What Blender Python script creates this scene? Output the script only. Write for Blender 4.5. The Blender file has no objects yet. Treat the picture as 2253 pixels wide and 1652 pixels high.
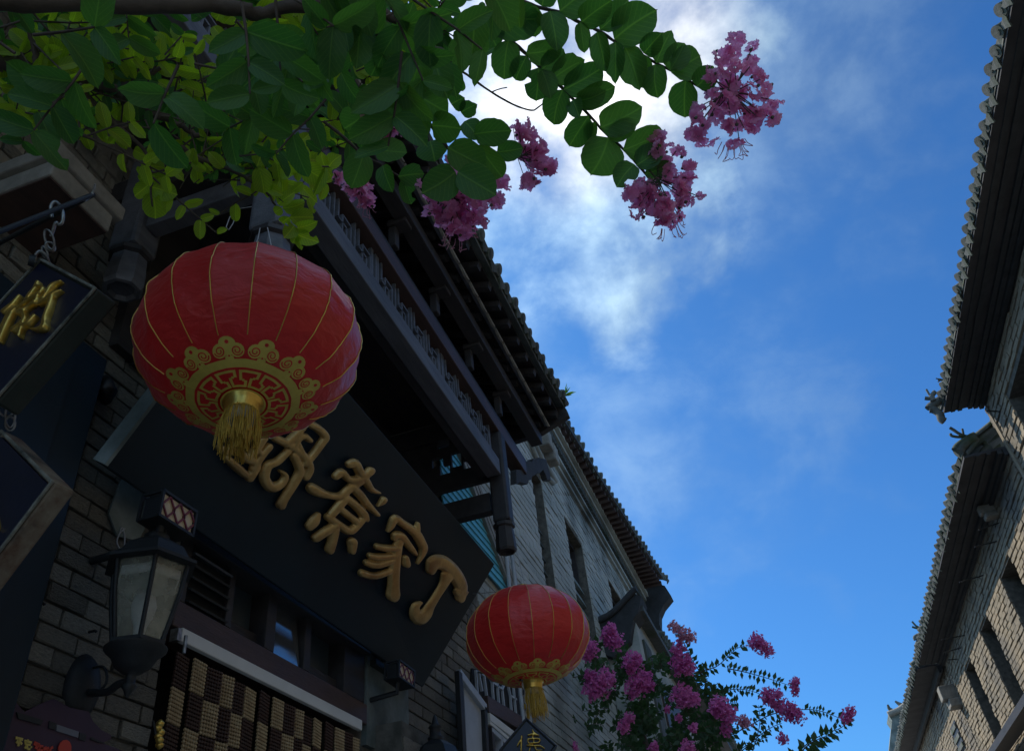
import bpy, bmesh, math, random
from mathutils import Vector, Matrix, noise
R = math.radians
C = bpy.context.scene.collection
SC = bpy.context.scene
random.seed(7)

# ------------------------------------------------------------------ camera
# measured from the vanishing points of the street and of the verticals
FPX = 1796.9; CX, CY = 1126.0, 826.0; EYE = Vector((0, 0, 1.6))
CR = Vector((0.94324286, 0.31698647, -0.099058))      # image right
CD = Vector((-0.27039454, 0.55983901, -0.78324139))   # image down
CF = Vector((-0.19282039, 0.76557159, 0.61377556))    # view direction
cam = bpy.data.cameras.new('camera'); cam.sensor_width = 36.0
cam.lens = 36.0 * FPX / 2253.0
cam.clip_start = 0.05; cam.clip_end = 2000
co = bpy.data.objects.new('camera', cam); C.objects.link(co)
m = Matrix((CR, -CD, -CF)).transposed().to_4x4(); m.translation = EYE
co.matrix_world = m; SC.camera = co

# ------------------------------------------------------------------ sky, sun, exposure
SUN = Vector((-0.56, 0.38, 0.70)).normalized()
sun_el = math.asin(SUN.z); sun_az = math.atan2(SUN.x, SUN.y)
W = bpy.data.worlds.new('World'); SC.world = W; W.use_nodes = True
nt = W.node_tree; nt.nodes.clear()
def N(t, **kw):
    n = nt.nodes.new(t)
    for k, v in kw.items(): setattr(n, k, v)
    return n
L = nt.links.new
wo = N('ShaderNodeOutputWorld'); bg = N('ShaderNodeBackground'); L(bg.outputs[0], wo.inputs[0])
bg.inputs['Strength'].default_value = 0.10
sky = N('ShaderNodeTexSky', sky_type='NISHITA', sun_disc=False)
sky.sun_elevation = sun_el; sky.sun_rotation = sun_az
sky.air_density = 1.0; sky.dust_density = 1.2; sky.ozone_density = 3.0
tc = N('ShaderNodeTexCoord')
def vdot(v):
    n = N('ShaderNodeVectorMath', operation='DOT_PRODUCT'); L(tc.outputs['Generated'], n.inputs[0])
    n.inputs[1].default_value = v; return n.outputs['Value']
def mapr(s, a, b, c=0.0, d=1.0):
    n = N('ShaderNodeMapRange', interpolation_type='SMOOTHSTEP'); L(s, n.inputs[0])
    for i, v in enumerate((a, b, c, d)): n.inputs[i + 1].default_value = v
    return n.outputs[0]
def mth(op, a, b, clamp=False):
    n = N('ShaderNodeMath', operation=op, use_clamp=clamp)
    for i, v in enumerate((a, b)):
        if isinstance(v, (int, float)): n.inputs[i].default_value = v
        else: L(v, n.inputs[i])
    return n.outputs[0]
def raydir(px, py):
    return (CR * (px - CX) + CD * (py - CY) + CF * FPX).normalized()
def cang(d): return math.cos(R(d))
mp = N('ShaderNodeMapping'); L(tc.outputs['Generated'], mp.inputs[0]); mp.inputs['Scale'].default_value = (1, 1, 1.3)
def wnoise(scale, det, rough, dist=0.0, w=0.0):
    n = N('ShaderNodeTexNoise', noise_dimensions='4D'); L(mp.outputs[0], n.inputs['Vector'])
    n.inputs['Scale'].default_value = scale; n.inputs['Detail'].default_value = det
    n.inputs['Roughness'].default_value = rough; n.inputs['Distortion'].default_value = dist; n.inputs['W'].default_value = w
    return n.outputs['Fac']
n1 = wnoise(4.6, 9, 0.52, 0.12, 1.3); n2 = wnoise(2.2, 5, 0.5, 0.2, 4.2); n3 = wnoise(9.0, 8, 0.58, 0.2, 2.0)
lobA = mapr(vdot(raydir(1290, 330)), cang(21), cang(3))
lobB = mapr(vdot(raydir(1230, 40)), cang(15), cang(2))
lobC = mapr(vdot(raydir(1640, 60)), cang(20), cang(2))
dens = mth('ADD', mth('MULTIPLY', n1, 0.75), mth('MULTIPLY', n3, 0.42))
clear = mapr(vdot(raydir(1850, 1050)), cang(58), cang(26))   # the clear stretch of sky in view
field = mth('SUBTRACT', 0.30, mth('MULTIPLY', clear, 0.42))  # extra cloud cover added out of view to light the shaded walls
m1 = mth('ADD', dens, mth('MAXIMUM', mth('MULTIPLY', lobA, 0.39), field))
cloud = mapr(m1, 0.74, 1.08)
sunny = mapr(vdot(SUN), cang(75), cang(8))
wisp = mapr(mth('ADD', mth('MULTIPLY', n2, 0.6), mth('ADD', mth('MULTIPLY', n3, 0.5), mth('ADD', mth('MULTIPLY', lobC, 0.12), mth('MULTIPLY', sunny, 0.20)))), 0.60, 1.0, 0, 0.40)
cfac = mth('MAXIMUM', cloud, wisp)
tint = N('ShaderNodeMix', data_type='RGBA', blend_type='MULTIPLY'); tint.inputs[0].default_value = 1.0
L(sky.outputs[0], tint.inputs[6]); tint.inputs[7].default_value = (0.19, 0.47, 0.76, 1)
# cloud brightness: added bright clouds out of view, forward scattering near the sun glare
cb = mth('ADD', mth('MULTIPLY', mapr(n3, 0.38, 0.62), 1.5), mth('ADD', mth('MULTIPLY', mth('SUBTRACT', 1.0, clear), 4.2), 0.75))  # clouds away from the clear stretch are added brightness to lift the shade
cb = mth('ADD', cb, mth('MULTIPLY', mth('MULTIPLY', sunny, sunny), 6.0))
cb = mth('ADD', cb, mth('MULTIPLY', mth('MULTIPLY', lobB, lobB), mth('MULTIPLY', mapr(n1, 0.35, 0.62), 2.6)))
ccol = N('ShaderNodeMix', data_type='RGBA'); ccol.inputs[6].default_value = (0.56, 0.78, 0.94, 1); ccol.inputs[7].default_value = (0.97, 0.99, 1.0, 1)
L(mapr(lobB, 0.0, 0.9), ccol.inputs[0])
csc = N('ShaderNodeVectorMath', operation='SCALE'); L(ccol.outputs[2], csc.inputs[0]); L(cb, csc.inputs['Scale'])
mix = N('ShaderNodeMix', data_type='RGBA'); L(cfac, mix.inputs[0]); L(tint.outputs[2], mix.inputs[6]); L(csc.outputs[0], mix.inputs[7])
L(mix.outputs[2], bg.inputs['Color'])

sl = bpy.data.lights.new('sun', 'SUN'); sl.energy = 2.2; sl.angle = R(0.6); sl.color = (1.0, 0.90, 0.74)
so = bpy.data.objects.new('sun', sl); C.objects.link(so); so.rotation_euler = SUN.to_track_quat('Z', 'Y').to_euler()
so.location = (0, 0, 30)
SC.view_settings.view_transform = 'Standard'; SC.view_settings.look = 'None'
SC.view_settings.gamma = 1; SC.view_settings.use_curve_mapping = False
SC.view_settings.exposure = 1.05
SC.cycles.max_bounces = 6; SC.cycles.transparent_max_bounces = 12

# ------------------------------------------------------------------ helpers
def at(px, py, x=None, y=None, z=None, r=None, k=0.0):
    """the point of the place seen at a pixel of the photo, on the plane x = const (turned by k), y = const, z = const, or at range r"""
    d = raydir(px, py)
    if r is not None: return EYE + d * r
    if x is not None: return EYE + d * (x / (d.x - k * d.y))
    if y is not None: return EYE + d * (y / d.y)
    return EYE + d * ((z - 1.6) / d.z)
def onplane(px, py, P, n):
    d = raydir(px, py); return EYE + d * ((P - EYE).dot(n) / d.dot(n))

class MB:
    def __init__(s): s.v = []; s.f = []; s.sm = []
    def add(s, vs, fs, smooth=False):
        b = len(s.v); s.v += [tuple(v) for v in vs]; s.f += [tuple(i + b for i in f) for f in fs]; s.sm += [smooth] * len(fs)
    def box(s, a, b):
        x0, y0, z0 = (min(a[i], b[i]) for i in range(3)); x1, y1, z1 = (max(a[i], b[i]) for i in range(3))
        s.add([(x0,y0,z0),(x1,y0,z0),(x1,y1,z0),(x0,y1,z0),(x0,y0,z1),(x1,y0,z1),(x1,y1,z1),(x0,y1,z1)],
              [(0,3,2,1),(4,5,6,7),(0,1,5,4),(1,2,6,5),(2,3,7,6),(3,0,4,7)])
    def obox(s, c, ax, ay, az):
        c = Vector(c); P = []
        for k in (-1, 1):
            for i, j in ((-1,-1),(1,-1),(1,1),(-1,1)): P.append(c + ax*i + ay*j + az*k)
        s.add(P, [(0,3,2,1),(4,5,6,7),(0,1,5,4),(1,2,6,5),(2,3,7,6),(3,0,4,7)])
    def beam(s, a, b, w, h, up=Vector((0,0,1))):
        a = Vector(a); b = Vector(b); d = (b - a); n = d.normalized(); sd = n.cross(up).normalized(); u = sd.cross(n)
        s.obox((a + b) / 2, d / 2, sd * w / 2, u * h / 2)
    def tube(s, pts, rad, n=8, cap=True, smooth=True):
        pts = [Vector(p) for p in pts]; m = len(pts)
        if not isinstance(rad, (list, tuple)): rad = [rad] * m
        prev = None; vs = []
        for i, p in enumerate(pts):
            t = (pts[min(i+1, m-1)] - pts[max(i-1, 0)]).normalized()
            if prev is None: u = t.orthogonal().normalized()
            else: u = (prev - t * prev.dot(t)); u = u.normalized() if u.length > 1e-6 else t.orthogonal().normalized()
            prev = u; w = t.cross(u)
            for k in range(n):
                a = 2*math.pi*k/n; vs.append(p + (u*math.cos(a) + w*math.sin(a)) * rad[i])
        fs = [(i*n+k, i*n+(k+1)%n, (i+1)*n+(k+1)%n, (i+1)*n+k) for i in range(m-1) for k in range(n)]
        s.add(vs, fs, smooth)
        if cap: s.add(vs[:n], [tuple(range(n))[::-1]]); s.add(vs[-n:], [tuple(range(n))])
    def lathe(s, prof, n=24, c=(0,0,0), smooth=True, rot=0.0, cap=True):
        c = Vector(c); vs = []
        for r_, z_ in prof:
            for k in range(n):
                a = 2*math.pi*k/n + rot; vs.append(c + Vector((r_*math.cos(a), r_*math.sin(a), z_)))
        m = len(prof)
        s.add(vs, [(i*n+k, i*n+(k+1)%n, (i+1)*n+(k+1)%n, (i+1)*n+k) for i in range(m-1) for k in range(n)], smooth)
        if cap:
            s.add(vs[:n], [tuple(range(n))[::-1]]); s.add(vs[-n:], [tuple(range(n))])
    def prism(s, poly, t):
        poly = [Vector(p) for p in poly]; t = Vector(t); n = len(poly)
        s.add(poly + [p + t for p in poly], [tuple(range(n))[::-1], tuple(range(n, 2*n))] + [(i, (i+1)%n, n+(i+1)%n, n+i) for i in range(n)])
    def mesh(s, name, mat, base=Vector((0,0,0))):
        me = bpy.data.meshes.new(name); bx, by, bz = base
        me.from_pydata([(x-bx, y-by, z-bz) for x, y, z in s.v], [], s.f)
        me.polygons.foreach_set('use_smooth', s.sm); me.materials.append(mat)
        bm = bmesh.new(); bm.from_mesh(me); bmesh.ops.recalc_face_normals(bm, faces=bm.faces); bm.to_mesh(me); bm.free()
        return me
def wloc(o):
    v = Vector((0,0,0))
    while o is not None: v += o.location; o = o.parent
    return v
def part(name, mb, mat, parent, label=None, kind=None, loc=None, bevel=0):
    """one mesh object; vertices of mb are in world space unless loc is given (then local to the parent)"""
    if isinstance(mb, MB):
        me = mb.mesh(name, mat, wloc(parent) if loc is None else Vector((0,0,0)))
    else: me = mb
    o = bpy.data.objects.new(name, me); C.objects.link(o); o.parent = parent
    if loc is not None: o.location = loc
    if label: o['label'] = label
    if kind: o['kind'] = kind
    if bevel:
        b = o.modifiers.new('bevel', 'BEVEL'); b.width = bevel; b.segments = 2; b.limit_method = 'ANGLE'
    return o
def tag(o, label, cat, group=None, kind=None):
    o['label'] = label; o['category'] = cat
    if group: o['group'] = group
    if kind: o['kind'] = kind
    return o
def thing(name, label, cat, loc=(0,0,0), group=None):
    o = bpy.data.objects.new(name, None); C.objects.link(o); o.location = loc; o.empty_display_size = 0.1
    return tag(o, label, cat, group)
def struct(name, mb, mat):
    o = part(name, mb, mat, None); o['kind'] = 'structure'; return o

# ------------------------------------------------------------------ materials
def newmat(name):
    ma = bpy.data.materials.new(name); ma.use_nodes = True; t = ma.node_tree
    return ma, t, t.nodes['Principled BSDF']
def mat(name, c1, c2=None, scale=6.0, rough=0.8, metal=0.0, bump=0.25, bscale=60.0, rnd=0.0, stretch=(1,1,1), dist=0.004, detail=6, third=None, spec=0.5):
    ma, t, p = newmat(name); c2 = c2 or c1
    nn = t.nodes.new; l = t.links.new
    tx = nn('ShaderNodeTexCoord'); mp = nn('ShaderNodeMapping'); mp.inputs['Scale'].default_value = stretch
    l(tx.outputs['Object'], mp.inputs[0])
    a = nn('ShaderNodeTexNoise'); a.inputs['Scale'].default_value = scale; a.inputs['Detail'].default_value = detail; a.inputs['Roughness'].default_value = 0.65
    l(mp.outputs[0], a.inputs['Vector'])
    mr = nn('ShaderNodeMapRange'); mr.inputs[1].default_value = 0.36; mr.inputs[2].default_value = 0.66; l(a.outputs['Fac'], mr.inputs[0])
    mx = nn('ShaderNodeMix'); mx.data_type = 'RGBA'; mx.inputs[6].default_value = (*c1, 1); mx.inputs[7].default_value = (*c2, 1); l(mr.outputs[0], mx.inputs[0])
    out = mx.outputs[2]
    if third:
        a2 = nn('ShaderNodeTexNoise'); a2.inputs['Scale'].default_value = scale * 0.31; a2.inputs['Detail'].default_value = 8; l(tx.outputs['Object'], a2.inputs['Vector'])
        m2 = nn('ShaderNodeMapRange'); m2.inputs[1].default_value = 0.52; m2.inputs[2].default_value = 0.66; l(a2.outputs['Fac'], m2.inputs[0])
        m3 = nn('ShaderNodeMix'); m3.data_type = 'RGBA'; l(m2.outputs[0], m3.inputs[0]); l(out, m3.inputs[6]); m3.inputs[7].default_value = (*third, 1); out = m3.outputs[2]
    if rnd:
        oi = nn('ShaderNodeObjectInfo'); r2 = nn('ShaderNodeMapRange'); r2.inputs[3].default_value = 1 - rnd; r2.inputs[4].default_value = 1 + rnd
        l(oi.outputs['Random'], r2.inputs[0]); sc = nn('ShaderNodeVectorMath'); sc.operation = 'SCALE'; l(out, sc.inputs[0]); l(r2.outputs[0], sc.inputs['Scale']); out = sc.outputs[0]
    l(out, p.inputs['Base Color'])
    if bump:
        b = nn('ShaderNodeTexNoise'); b.inputs['Scale'].default_value = bscale; b.inputs['Detail'].default_value = 5; l(mp.outputs[0], b.inputs['Vector'])
        ad = nn('ShaderNodeMath'); ad.operation = 'ADD'; l(b.outputs['Fac'], ad.inputs[0]); l(a.outputs['Fac'], ad.inputs[1])
        bp = nn('ShaderNodeBump'); bp.inputs['Strength'].default_value = bump; bp.inputs['Distance'].default_value = dist; l(ad.outputs[0], bp.inputs['Height']); l(bp.outputs[0], p.inputs['Normal'])
    p.inputs['Roughness'].default_value = rough; p.inputs['Metallic'].default_value = metal
    p.inputs['Specular IOR Level'].default_value = spec
    return ma
M = {}
M['brick'] = mat('grey_brick', (0.31,0.29,0.24), (0.21,0.20,0.175), 9, 0.92, rnd=0.32, bump=0.9, bscale=28, dist=0.012, third=(0.12,0.125,0.115), spec=0.2)
M['mortar'] = mat('dark_mortar', (0.17,0.16,0.14), (0.08,0.08,0.07), 14, 0.95, bump=0.6, spec=0.1)
M['plaster'] = mat('weathered_plaster', (0.26,0.30,0.29), (0.12,0.15,0.145), 5, 0.9, bump=0.5, bscale=30, third=(0.07,0.085,0.08), spec=0.2)
M['brickR'] = mat('tan_brick', (0.33,0.275,0.20), (0.22,0.195,0.155), 2.2, 0.9, bump=0.5, bscale=25, third=(0.16,0.15,0.135), dist=0.01, spec=0.2, detail=10)  # own tan brick colour of the right-hand houses
M['brickB'] = mat('grey_brick_streaked', (0.52,0.53,0.49), (0.30,0.33,0.31), 1.6, 0.9, bump=0.5, bscale=25, third=(0.11,0.125,0.12), dist=0.01, spec=0.2, stretch=(1,0.5,2.2), detail=12)
M['stone'] = mat('stone', (0.30,0.285,0.25), (0.18,0.17,0.15), 10, 0.9, bump=0.6, bscale=50)
M['tile'] = mat('roof_tile', (0.13,0.14,0.13), (0.075,0.085,0.08), 8, 0.85, rnd=0.3, bump=0.5, bscale=50, third=(0.05,0.07,0.035))
M['wood'] = mat('dark_timber', (0.045,0.040,0.040), (0.022,0.020,0.022), 5, 0.6, bump=0.4, bscale=60, stretch=(3,0.4,3), dist=0.003)
M['woodgrey'] = mat('grey_weathered_timber', (0.135,0.14,0.16), (0.075,0.08,0.092), 6, 0.6, bump=0.4, bscale=60, stretch=(3,0.4,3))
M['woodbrown'] = mat('red_brown_timber', (0.085,0.048,0.038), (0.05,0.03,0.026), 6, 0.55, bump=0.4, bscale=60, stretch=(3,0.5,3))
M['tiledark'] = mat('dark_ridge_tile', (0.05,0.053,0.058), (0.03,0.033,0.036), 8, 0.85, bump=0.6, bscale=30)
M['sign'] = mat('black_lacquer', (0.008,0.018,0.028), (0.010,0.023,0.036), 2.5, 0.5, spec=0.3, bump=0.04, bscale=5)
M['gold'] = mat('matte_gold_paint', (0.62,0.42,0.16), (0.46,0.29,0.10), 16, 0.36, metal=0.4, bump=0.25, bscale=35, third=(0.30,0.18,0.07))
M['goldm'] = mat('bright_gold', (0.80,0.55,0.13), (0.66,0.43,0.10), 12, 0.28, metal=0.85, bump=0.05)
M['print'] = mat('gold_print', (0.82,0.64,0.13), (0.68,0.50,0.10), 14, 0.45, metal=0.3, bump=0.05)
M['navy'] = mat('navy_lacquer', (0.007,0.010,0.028), (0.009,0.013,0.036), 6, 0.4, bump=0.1)
M['chip'] = mat('chipped_edge_paint', (0.30,0.29,0.24), (0.04,0.045,0.04), 16, 0.8, bump=0.4)
M['greenedge'] = mat('dark_green_edge', (0.016,0.024,0.018), (0.03,0.036,0.028), 10, 0.6, bump=0.3)
M['soffit'] = mat('dark_soffit_board', (0.075,0.075,0.08), (0.045,0.045,0.05), 3, 0.8, bump=0.4, bscale=20, spec=0.2)  # plain dark board colour for the right-hand eaves
M['iron'] = mat('black_iron', (0.014,0.016,0.018), (0.02,0.023,0.025), 12, 0.58, metal=0.0, bump=0.2, bscale=90)
M['steel'] = mat('worn_steel', (0.42,0.44,0.45), (0.18,0.17,0.16), 30, 0.4, metal=0.9, bump=0.2)
M['white'] = mat('white_plastic', (0.70,0.70,0.66), (0.62,0.62,0.58), 6, 0.5, bump=0.05)
M['cream'] = mat('cream_panel', (0.74,0.60,0.38), (0.66,0.52,0.32), 9, 0.5, bump=0.1)
M['redline'] = mat('dark_red_lattice', (0.22,0.03,0.035), (0.16,0.025,0.03), 9, 0.5, bump=0.1)
M['blue'] = mat('turquoise_board', (0.14,0.50,0.60), (0.10,0.40,0.50), 7, 0.6, bump=0.3, rnd=0.1)
M['tanbead'] = mat('tan_beads', (0.40,0.30,0.17), (0.30,0.21,0.11), 20, 0.55, bump=0.3)
M['brownbead'] = mat('brown_beads', (0.055,0.024,0.016), (0.035,0.016,0.012), 20, 0.5, bump=0.3)
M['branch'] = mat('branch_bark', (0.10,0.075,0.055), (0.055,0.04,0.03), 20, 0.85, bump=0.5)
M['ground'] = mat('paving', (0.34,0.33,0.31), (0.28,0.27,0.255), 2, 0.85, bump=0.3, bscale=12)
M['purple'] = mat('dark_purple_print', (0.055,0.028,0.055), (0.045,0.022,0.045), 5, 0.6, bump=0.1)
M['redprint'] = mat('red_print', (0.55,0.06,0.035), None, 6, 0.6, bump=0)
M['yellowprint'] = mat('yellow_print', (0.60,0.48,0.12), None, 6, 0.6, bump=0)
M['greyprint'] = mat('grey_print', (0.16,0.17,0.20), None, 6, 0.6, bump=0)
M['inside'] = mat('dark_interior', (0.012,0.013,0.015), None, 6, 0.9, bump=0)
M['cord'] = mat('pale_cord', (0.45,0.45,0.47), (0.34,0.34,0.36), 30, 0.7, bump=0.1)
M['pipe'] = mat('grey_pvc_pipe', (0.46,0.50,0.55), (0.38,0.42,0.46), 8, 0.5, bump=0.1)

def glassmat(name, tint, alpha, rough=0.05, dust=0.0):
    ma, t, p = newmat(name)
    if dust:
        nn = t.nodes.new; l = t.links.new; tx = nn('ShaderNodeTexCoord'); a = nn('ShaderNodeTexNoise'); a.inputs['Scale'].default_value = 11; a.inputs['Detail'].default_value = 8; l(tx.outputs['Object'], a.inputs['Vector'])
        mr = nn('ShaderNodeMapRange'); mr.inputs[1].default_value = 0.35; mr.inputs[2].default_value = 0.7; mr.inputs[3].default_value = alpha*0.55; mr.inputs[4].default_value = min(1, alpha+dust); l(a.outputs['Fac'], mr.inputs[0])
        l(mr.outputs[0], p.inputs['Alpha'])
    p.inputs['Base Color'].default_value = (*tint, 1); p.inputs['Roughness'].default_value = rough
    p.inputs['Alpha'].default_value = alpha; p.inputs['Specular IOR Level'].default_value = 0.8
    return ma
M['pane'] = glassmat('window_glass', (0.30,0.31,0.31), 1.0, 0.10); M['pane'].node_tree.nodes['Principled BSDF'].inputs['Metallic'].default_value = 0.75
M['panedull'] = glassmat('dusty_window_glass', (0.035,0.05,0.06), 1.0, 0.35)
M['lampglass'] = glassmat('dusty_lamp_glass', (0.42,0.42,0.33), 0.42, 0.12, 0.3)

def leafmat(name, c1, c2, tr, vein=0.5):
    ma, t, p = newmat(name); nn = t.nodes.new; l = t.links.new
    tx = nn('ShaderNodeTexCoord'); oi = nn('ShaderNodeObjectInfo')
    sp = nn('ShaderNodeSeparateXYZ'); l(tx.outputs['UV'], sp.inputs[0])
    # veins: midrib (v = 0.5) plus slanting side veins
    ab = nn('ShaderNodeMath'); ab.operation = 'SUBTRACT'; l(sp.outputs[1], ab.inputs[0]); ab.inputs[1].default_value = 0.5
    ab2 = nn('ShaderNodeMath'); ab2.operation = 'ABSOLUTE'; l(ab.outputs[0], ab2.inputs[0])
    mid = nn('ShaderNodeMapRange'); mid.inputs[1].default_value = 0.0; mid.inputs[2].default_value = 0.035; mid.inputs[3].default_value = 1; mid.inputs[4].default_value = 0; l(ab2.outputs[0], mid.inputs[0])
    s1 = nn('ShaderNodeMath'); s1.operation = 'MULTIPLY_ADD'; l(ab2.outputs[0], s1.inputs[0]); s1.inputs[1].default_value = -0.9; l(sp.outputs[0], s1.inputs[2])
    s2 = nn('ShaderNodeMath'); s2.operation = 'MULTIPLY'; l(s1.outputs[0], s2.inputs[0]); s2.inputs[1].default_value = 44
    s3 = nn('ShaderNodeMath'); s3.operation = 'SINE'; l(s2.outputs[0], s3.inputs[0])
    s4 = nn('ShaderNodeMapRange'); s4.inputs[1].default_value = 0.80; s4.inputs[2].default_value = 1.0; s4.inputs[4].default_value = vein; l(s3.outputs[0], s4.inputs[0])
    vn = nn('ShaderNodeMath'); vn.operation = 'MAXIMUM'; l(mid.outputs[0], vn.inputs[0]); l(s4.outputs[0], vn.inputs[1])
    a = nn('ShaderNodeTexNoise'); a.inputs['Scale'].default_value = 30; a.inputs['Detail'].default_value = 5; l(tx.outputs['Object'], a.inputs['Vector'])
    ad = nn('ShaderNodeMath'); ad.operation = 'MULTIPLY_ADD'; l(oi.outputs['Random'], ad.inputs[0]); ad.inputs[1].default_value = 0.8; l(a.outputs['Fac'], ad.inputs[2])
    mr = nn('ShaderNodeMapRange'); mr.inputs[1].default_value = 0.4; mr.inputs[2].default_value = 1.35; l(ad.outputs[0], mr.inputs[0])
    mx = nn('ShaderNodeMix'); mx.data_type = 'RGBA'; mx.inputs[6].default_value = (*c1,1); mx.inputs[7].default_value = (*c2,1); l(mr.outputs[0], mx.inputs[0])
    sp2 = nn('ShaderNodeTexVoronoi'); sp2.inputs['Scale'].default_value = 9; l(tx.outputs['UV'], sp2.inputs['Vector'])
    sm = nn('ShaderNodeMapRange'); sm.inputs[1].default_value = 0.05; sm.inputs[2].default_value = 0.16; sm.inputs[3].default_value = 0.75; sm.inputs[4].default_value = 0; l(sp2.outputs['Distance'], sm.inputs[0])
    mo = nn('ShaderNodeMath'); mo.operation = 'GREATER_THAN'; l(oi.outputs['Random'], mo.inputs[0]); mo.inputs[1].default_value = 0.55
    mq = nn('ShaderNodeMath'); mq.operation = 'MULTIPLY'; l(sm.outputs[0], mq.inputs[0]); l(mo.outputs[0], mq.inputs[1])
    ms0 = nn('ShaderNodeMix'); ms0.data_type = 'RGBA'; l(mq.outputs[0], ms0.inputs[0]); l(mx.outputs[2], ms0.inputs[6]); ms0.inputs[7].default_value = (0.07,0.045,0.012,1); mx = ms0
    mv = nn('ShaderNodeMix'); mv.data_type = 'RGBA'; l(vn.outputs[0], mv.inputs[0]); l(mx.outputs[2], mv.inputs[6])
    mv.inputs[7].default_value = (min(1,c2[0]*1.7), min(1,c2[1]*1.5), c2[2]*1.5, 1)
    l(mv.outputs[2], p.inputs['Base Color']); p.inputs['Roughness'].default_value = 0.5
    bp = nn('ShaderNodeBump'); bp.inputs['Strength'].default_value = 0.35; bp.inputs['Distance'].default_value = 0.002; l(vn.outputs[0], bp.inputs['Height']); l(bp.outputs[0], p.inputs['Normal'])
    tb = nn('ShaderNodeBsdfTranslucent'); tg = nn('ShaderNodeMix'); tg.data_type = 'RGBA'; tg.blend_type = 'MULTIPLY'; tg.inputs[0].default_value = 1
    l(mv.outputs[2], tg.inputs[6]); tg.inputs[7].default_value = (2.2, 2.3, 0.8, 1); l(tg.outputs[2], tb.inputs['Color'])
    ms = nn('ShaderNodeMixShader'); ms.inputs[0].default_value = tr; l(p.outputs[0], ms.inputs[1]); l(tb.outputs[0], ms.inputs[2])
    l(ms.outputs[0], t.nodes['Material Output'].inputs['Surface'])
    return ma
M['leaf'] = leafmat('crape_myrtle_leaf', (0.035,0.12,0.035), (0.07,0.17,0.04), 0.5, 0.35)
M['leafy'] = leafmat('lit_yellow_green_leaf', (0.12,0.22,0.02), (0.26,0.36,0.03), 0.55, 0.5)  # yellow-green of light-struck leaves put into the leaf colour itself
M['leaff'] = leafmat('far_leaf', (0.03,0.075,0.03), (0.05,0.11,0.04), 0.25, 0.0)
def petalmat(name, c1, c2, tr=0.35):
    ma, t, p = newmat(name); nn = t.nodes.new; l = t.links.new
    tx = nn('ShaderNodeTexCoord'); oi = nn('ShaderNodeObjectInfo')
    a = nn('ShaderNodeTexNoise'); a.inputs['Scale'].default_value = 60; l(tx.outputs['Object'], a.inputs['Vector'])
    ad = nn('ShaderNodeMath'); ad.operation = 'MULTIPLY_ADD'; l(oi.outputs['Random'], ad.inputs[0]); ad.inputs[1].default_value = 0.5; l(a.outputs['Fac'], ad.inputs[2])
    mr = nn('ShaderNodeMapRange'); mr.inputs[1].default_value = 0.4; mr.inputs[2].default_value = 1.1; l(ad.outputs[0], mr.inputs[0])
    mx = nn('ShaderNodeMix'); mx.data_type = 'RGBA'; mx.inputs[6].default_value = (*c1,1); mx.inputs[7].default_value = (*c2,1); l(mr.outputs[0], mx.inputs[0])
    l(mx.outputs[2], p.inputs['Base Color']); p.inputs['Roughness'].default_value = 0.6
    tb = nn('ShaderNodeBsdfTranslucent'); l(mx.outputs[2], tb.inputs['Color'])
    ms = nn('ShaderNodeMixShader'); ms.inputs[0].default_value = tr; l(p.outputs[0], ms.inputs[1]); l(tb.outputs[0], ms.inputs[2])
    l(ms.outputs[0], t.nodes['Material Output'].inputs['Surface'])
    return ma
M['petal'] = petalmat('pink_purple_petal', (0.93,0.36,0.62), (0.98,0.52,0.76), 0.78)
M['petalf'] = petalmat('magenta_petal', (0.66,0.12,0.42), (0.86,0.28,0.62), 0.4)
M['petalp'] = petalmat('pale_pink_petal', (0.65,0.30,0.42), (0.80,0.42,0.52), 0.4)
M['bud'] = mat('green_bud', (0.05,0.07,0.03), (0.08,0.05,0.04), 40, 0.7, bump=0.1)
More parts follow.
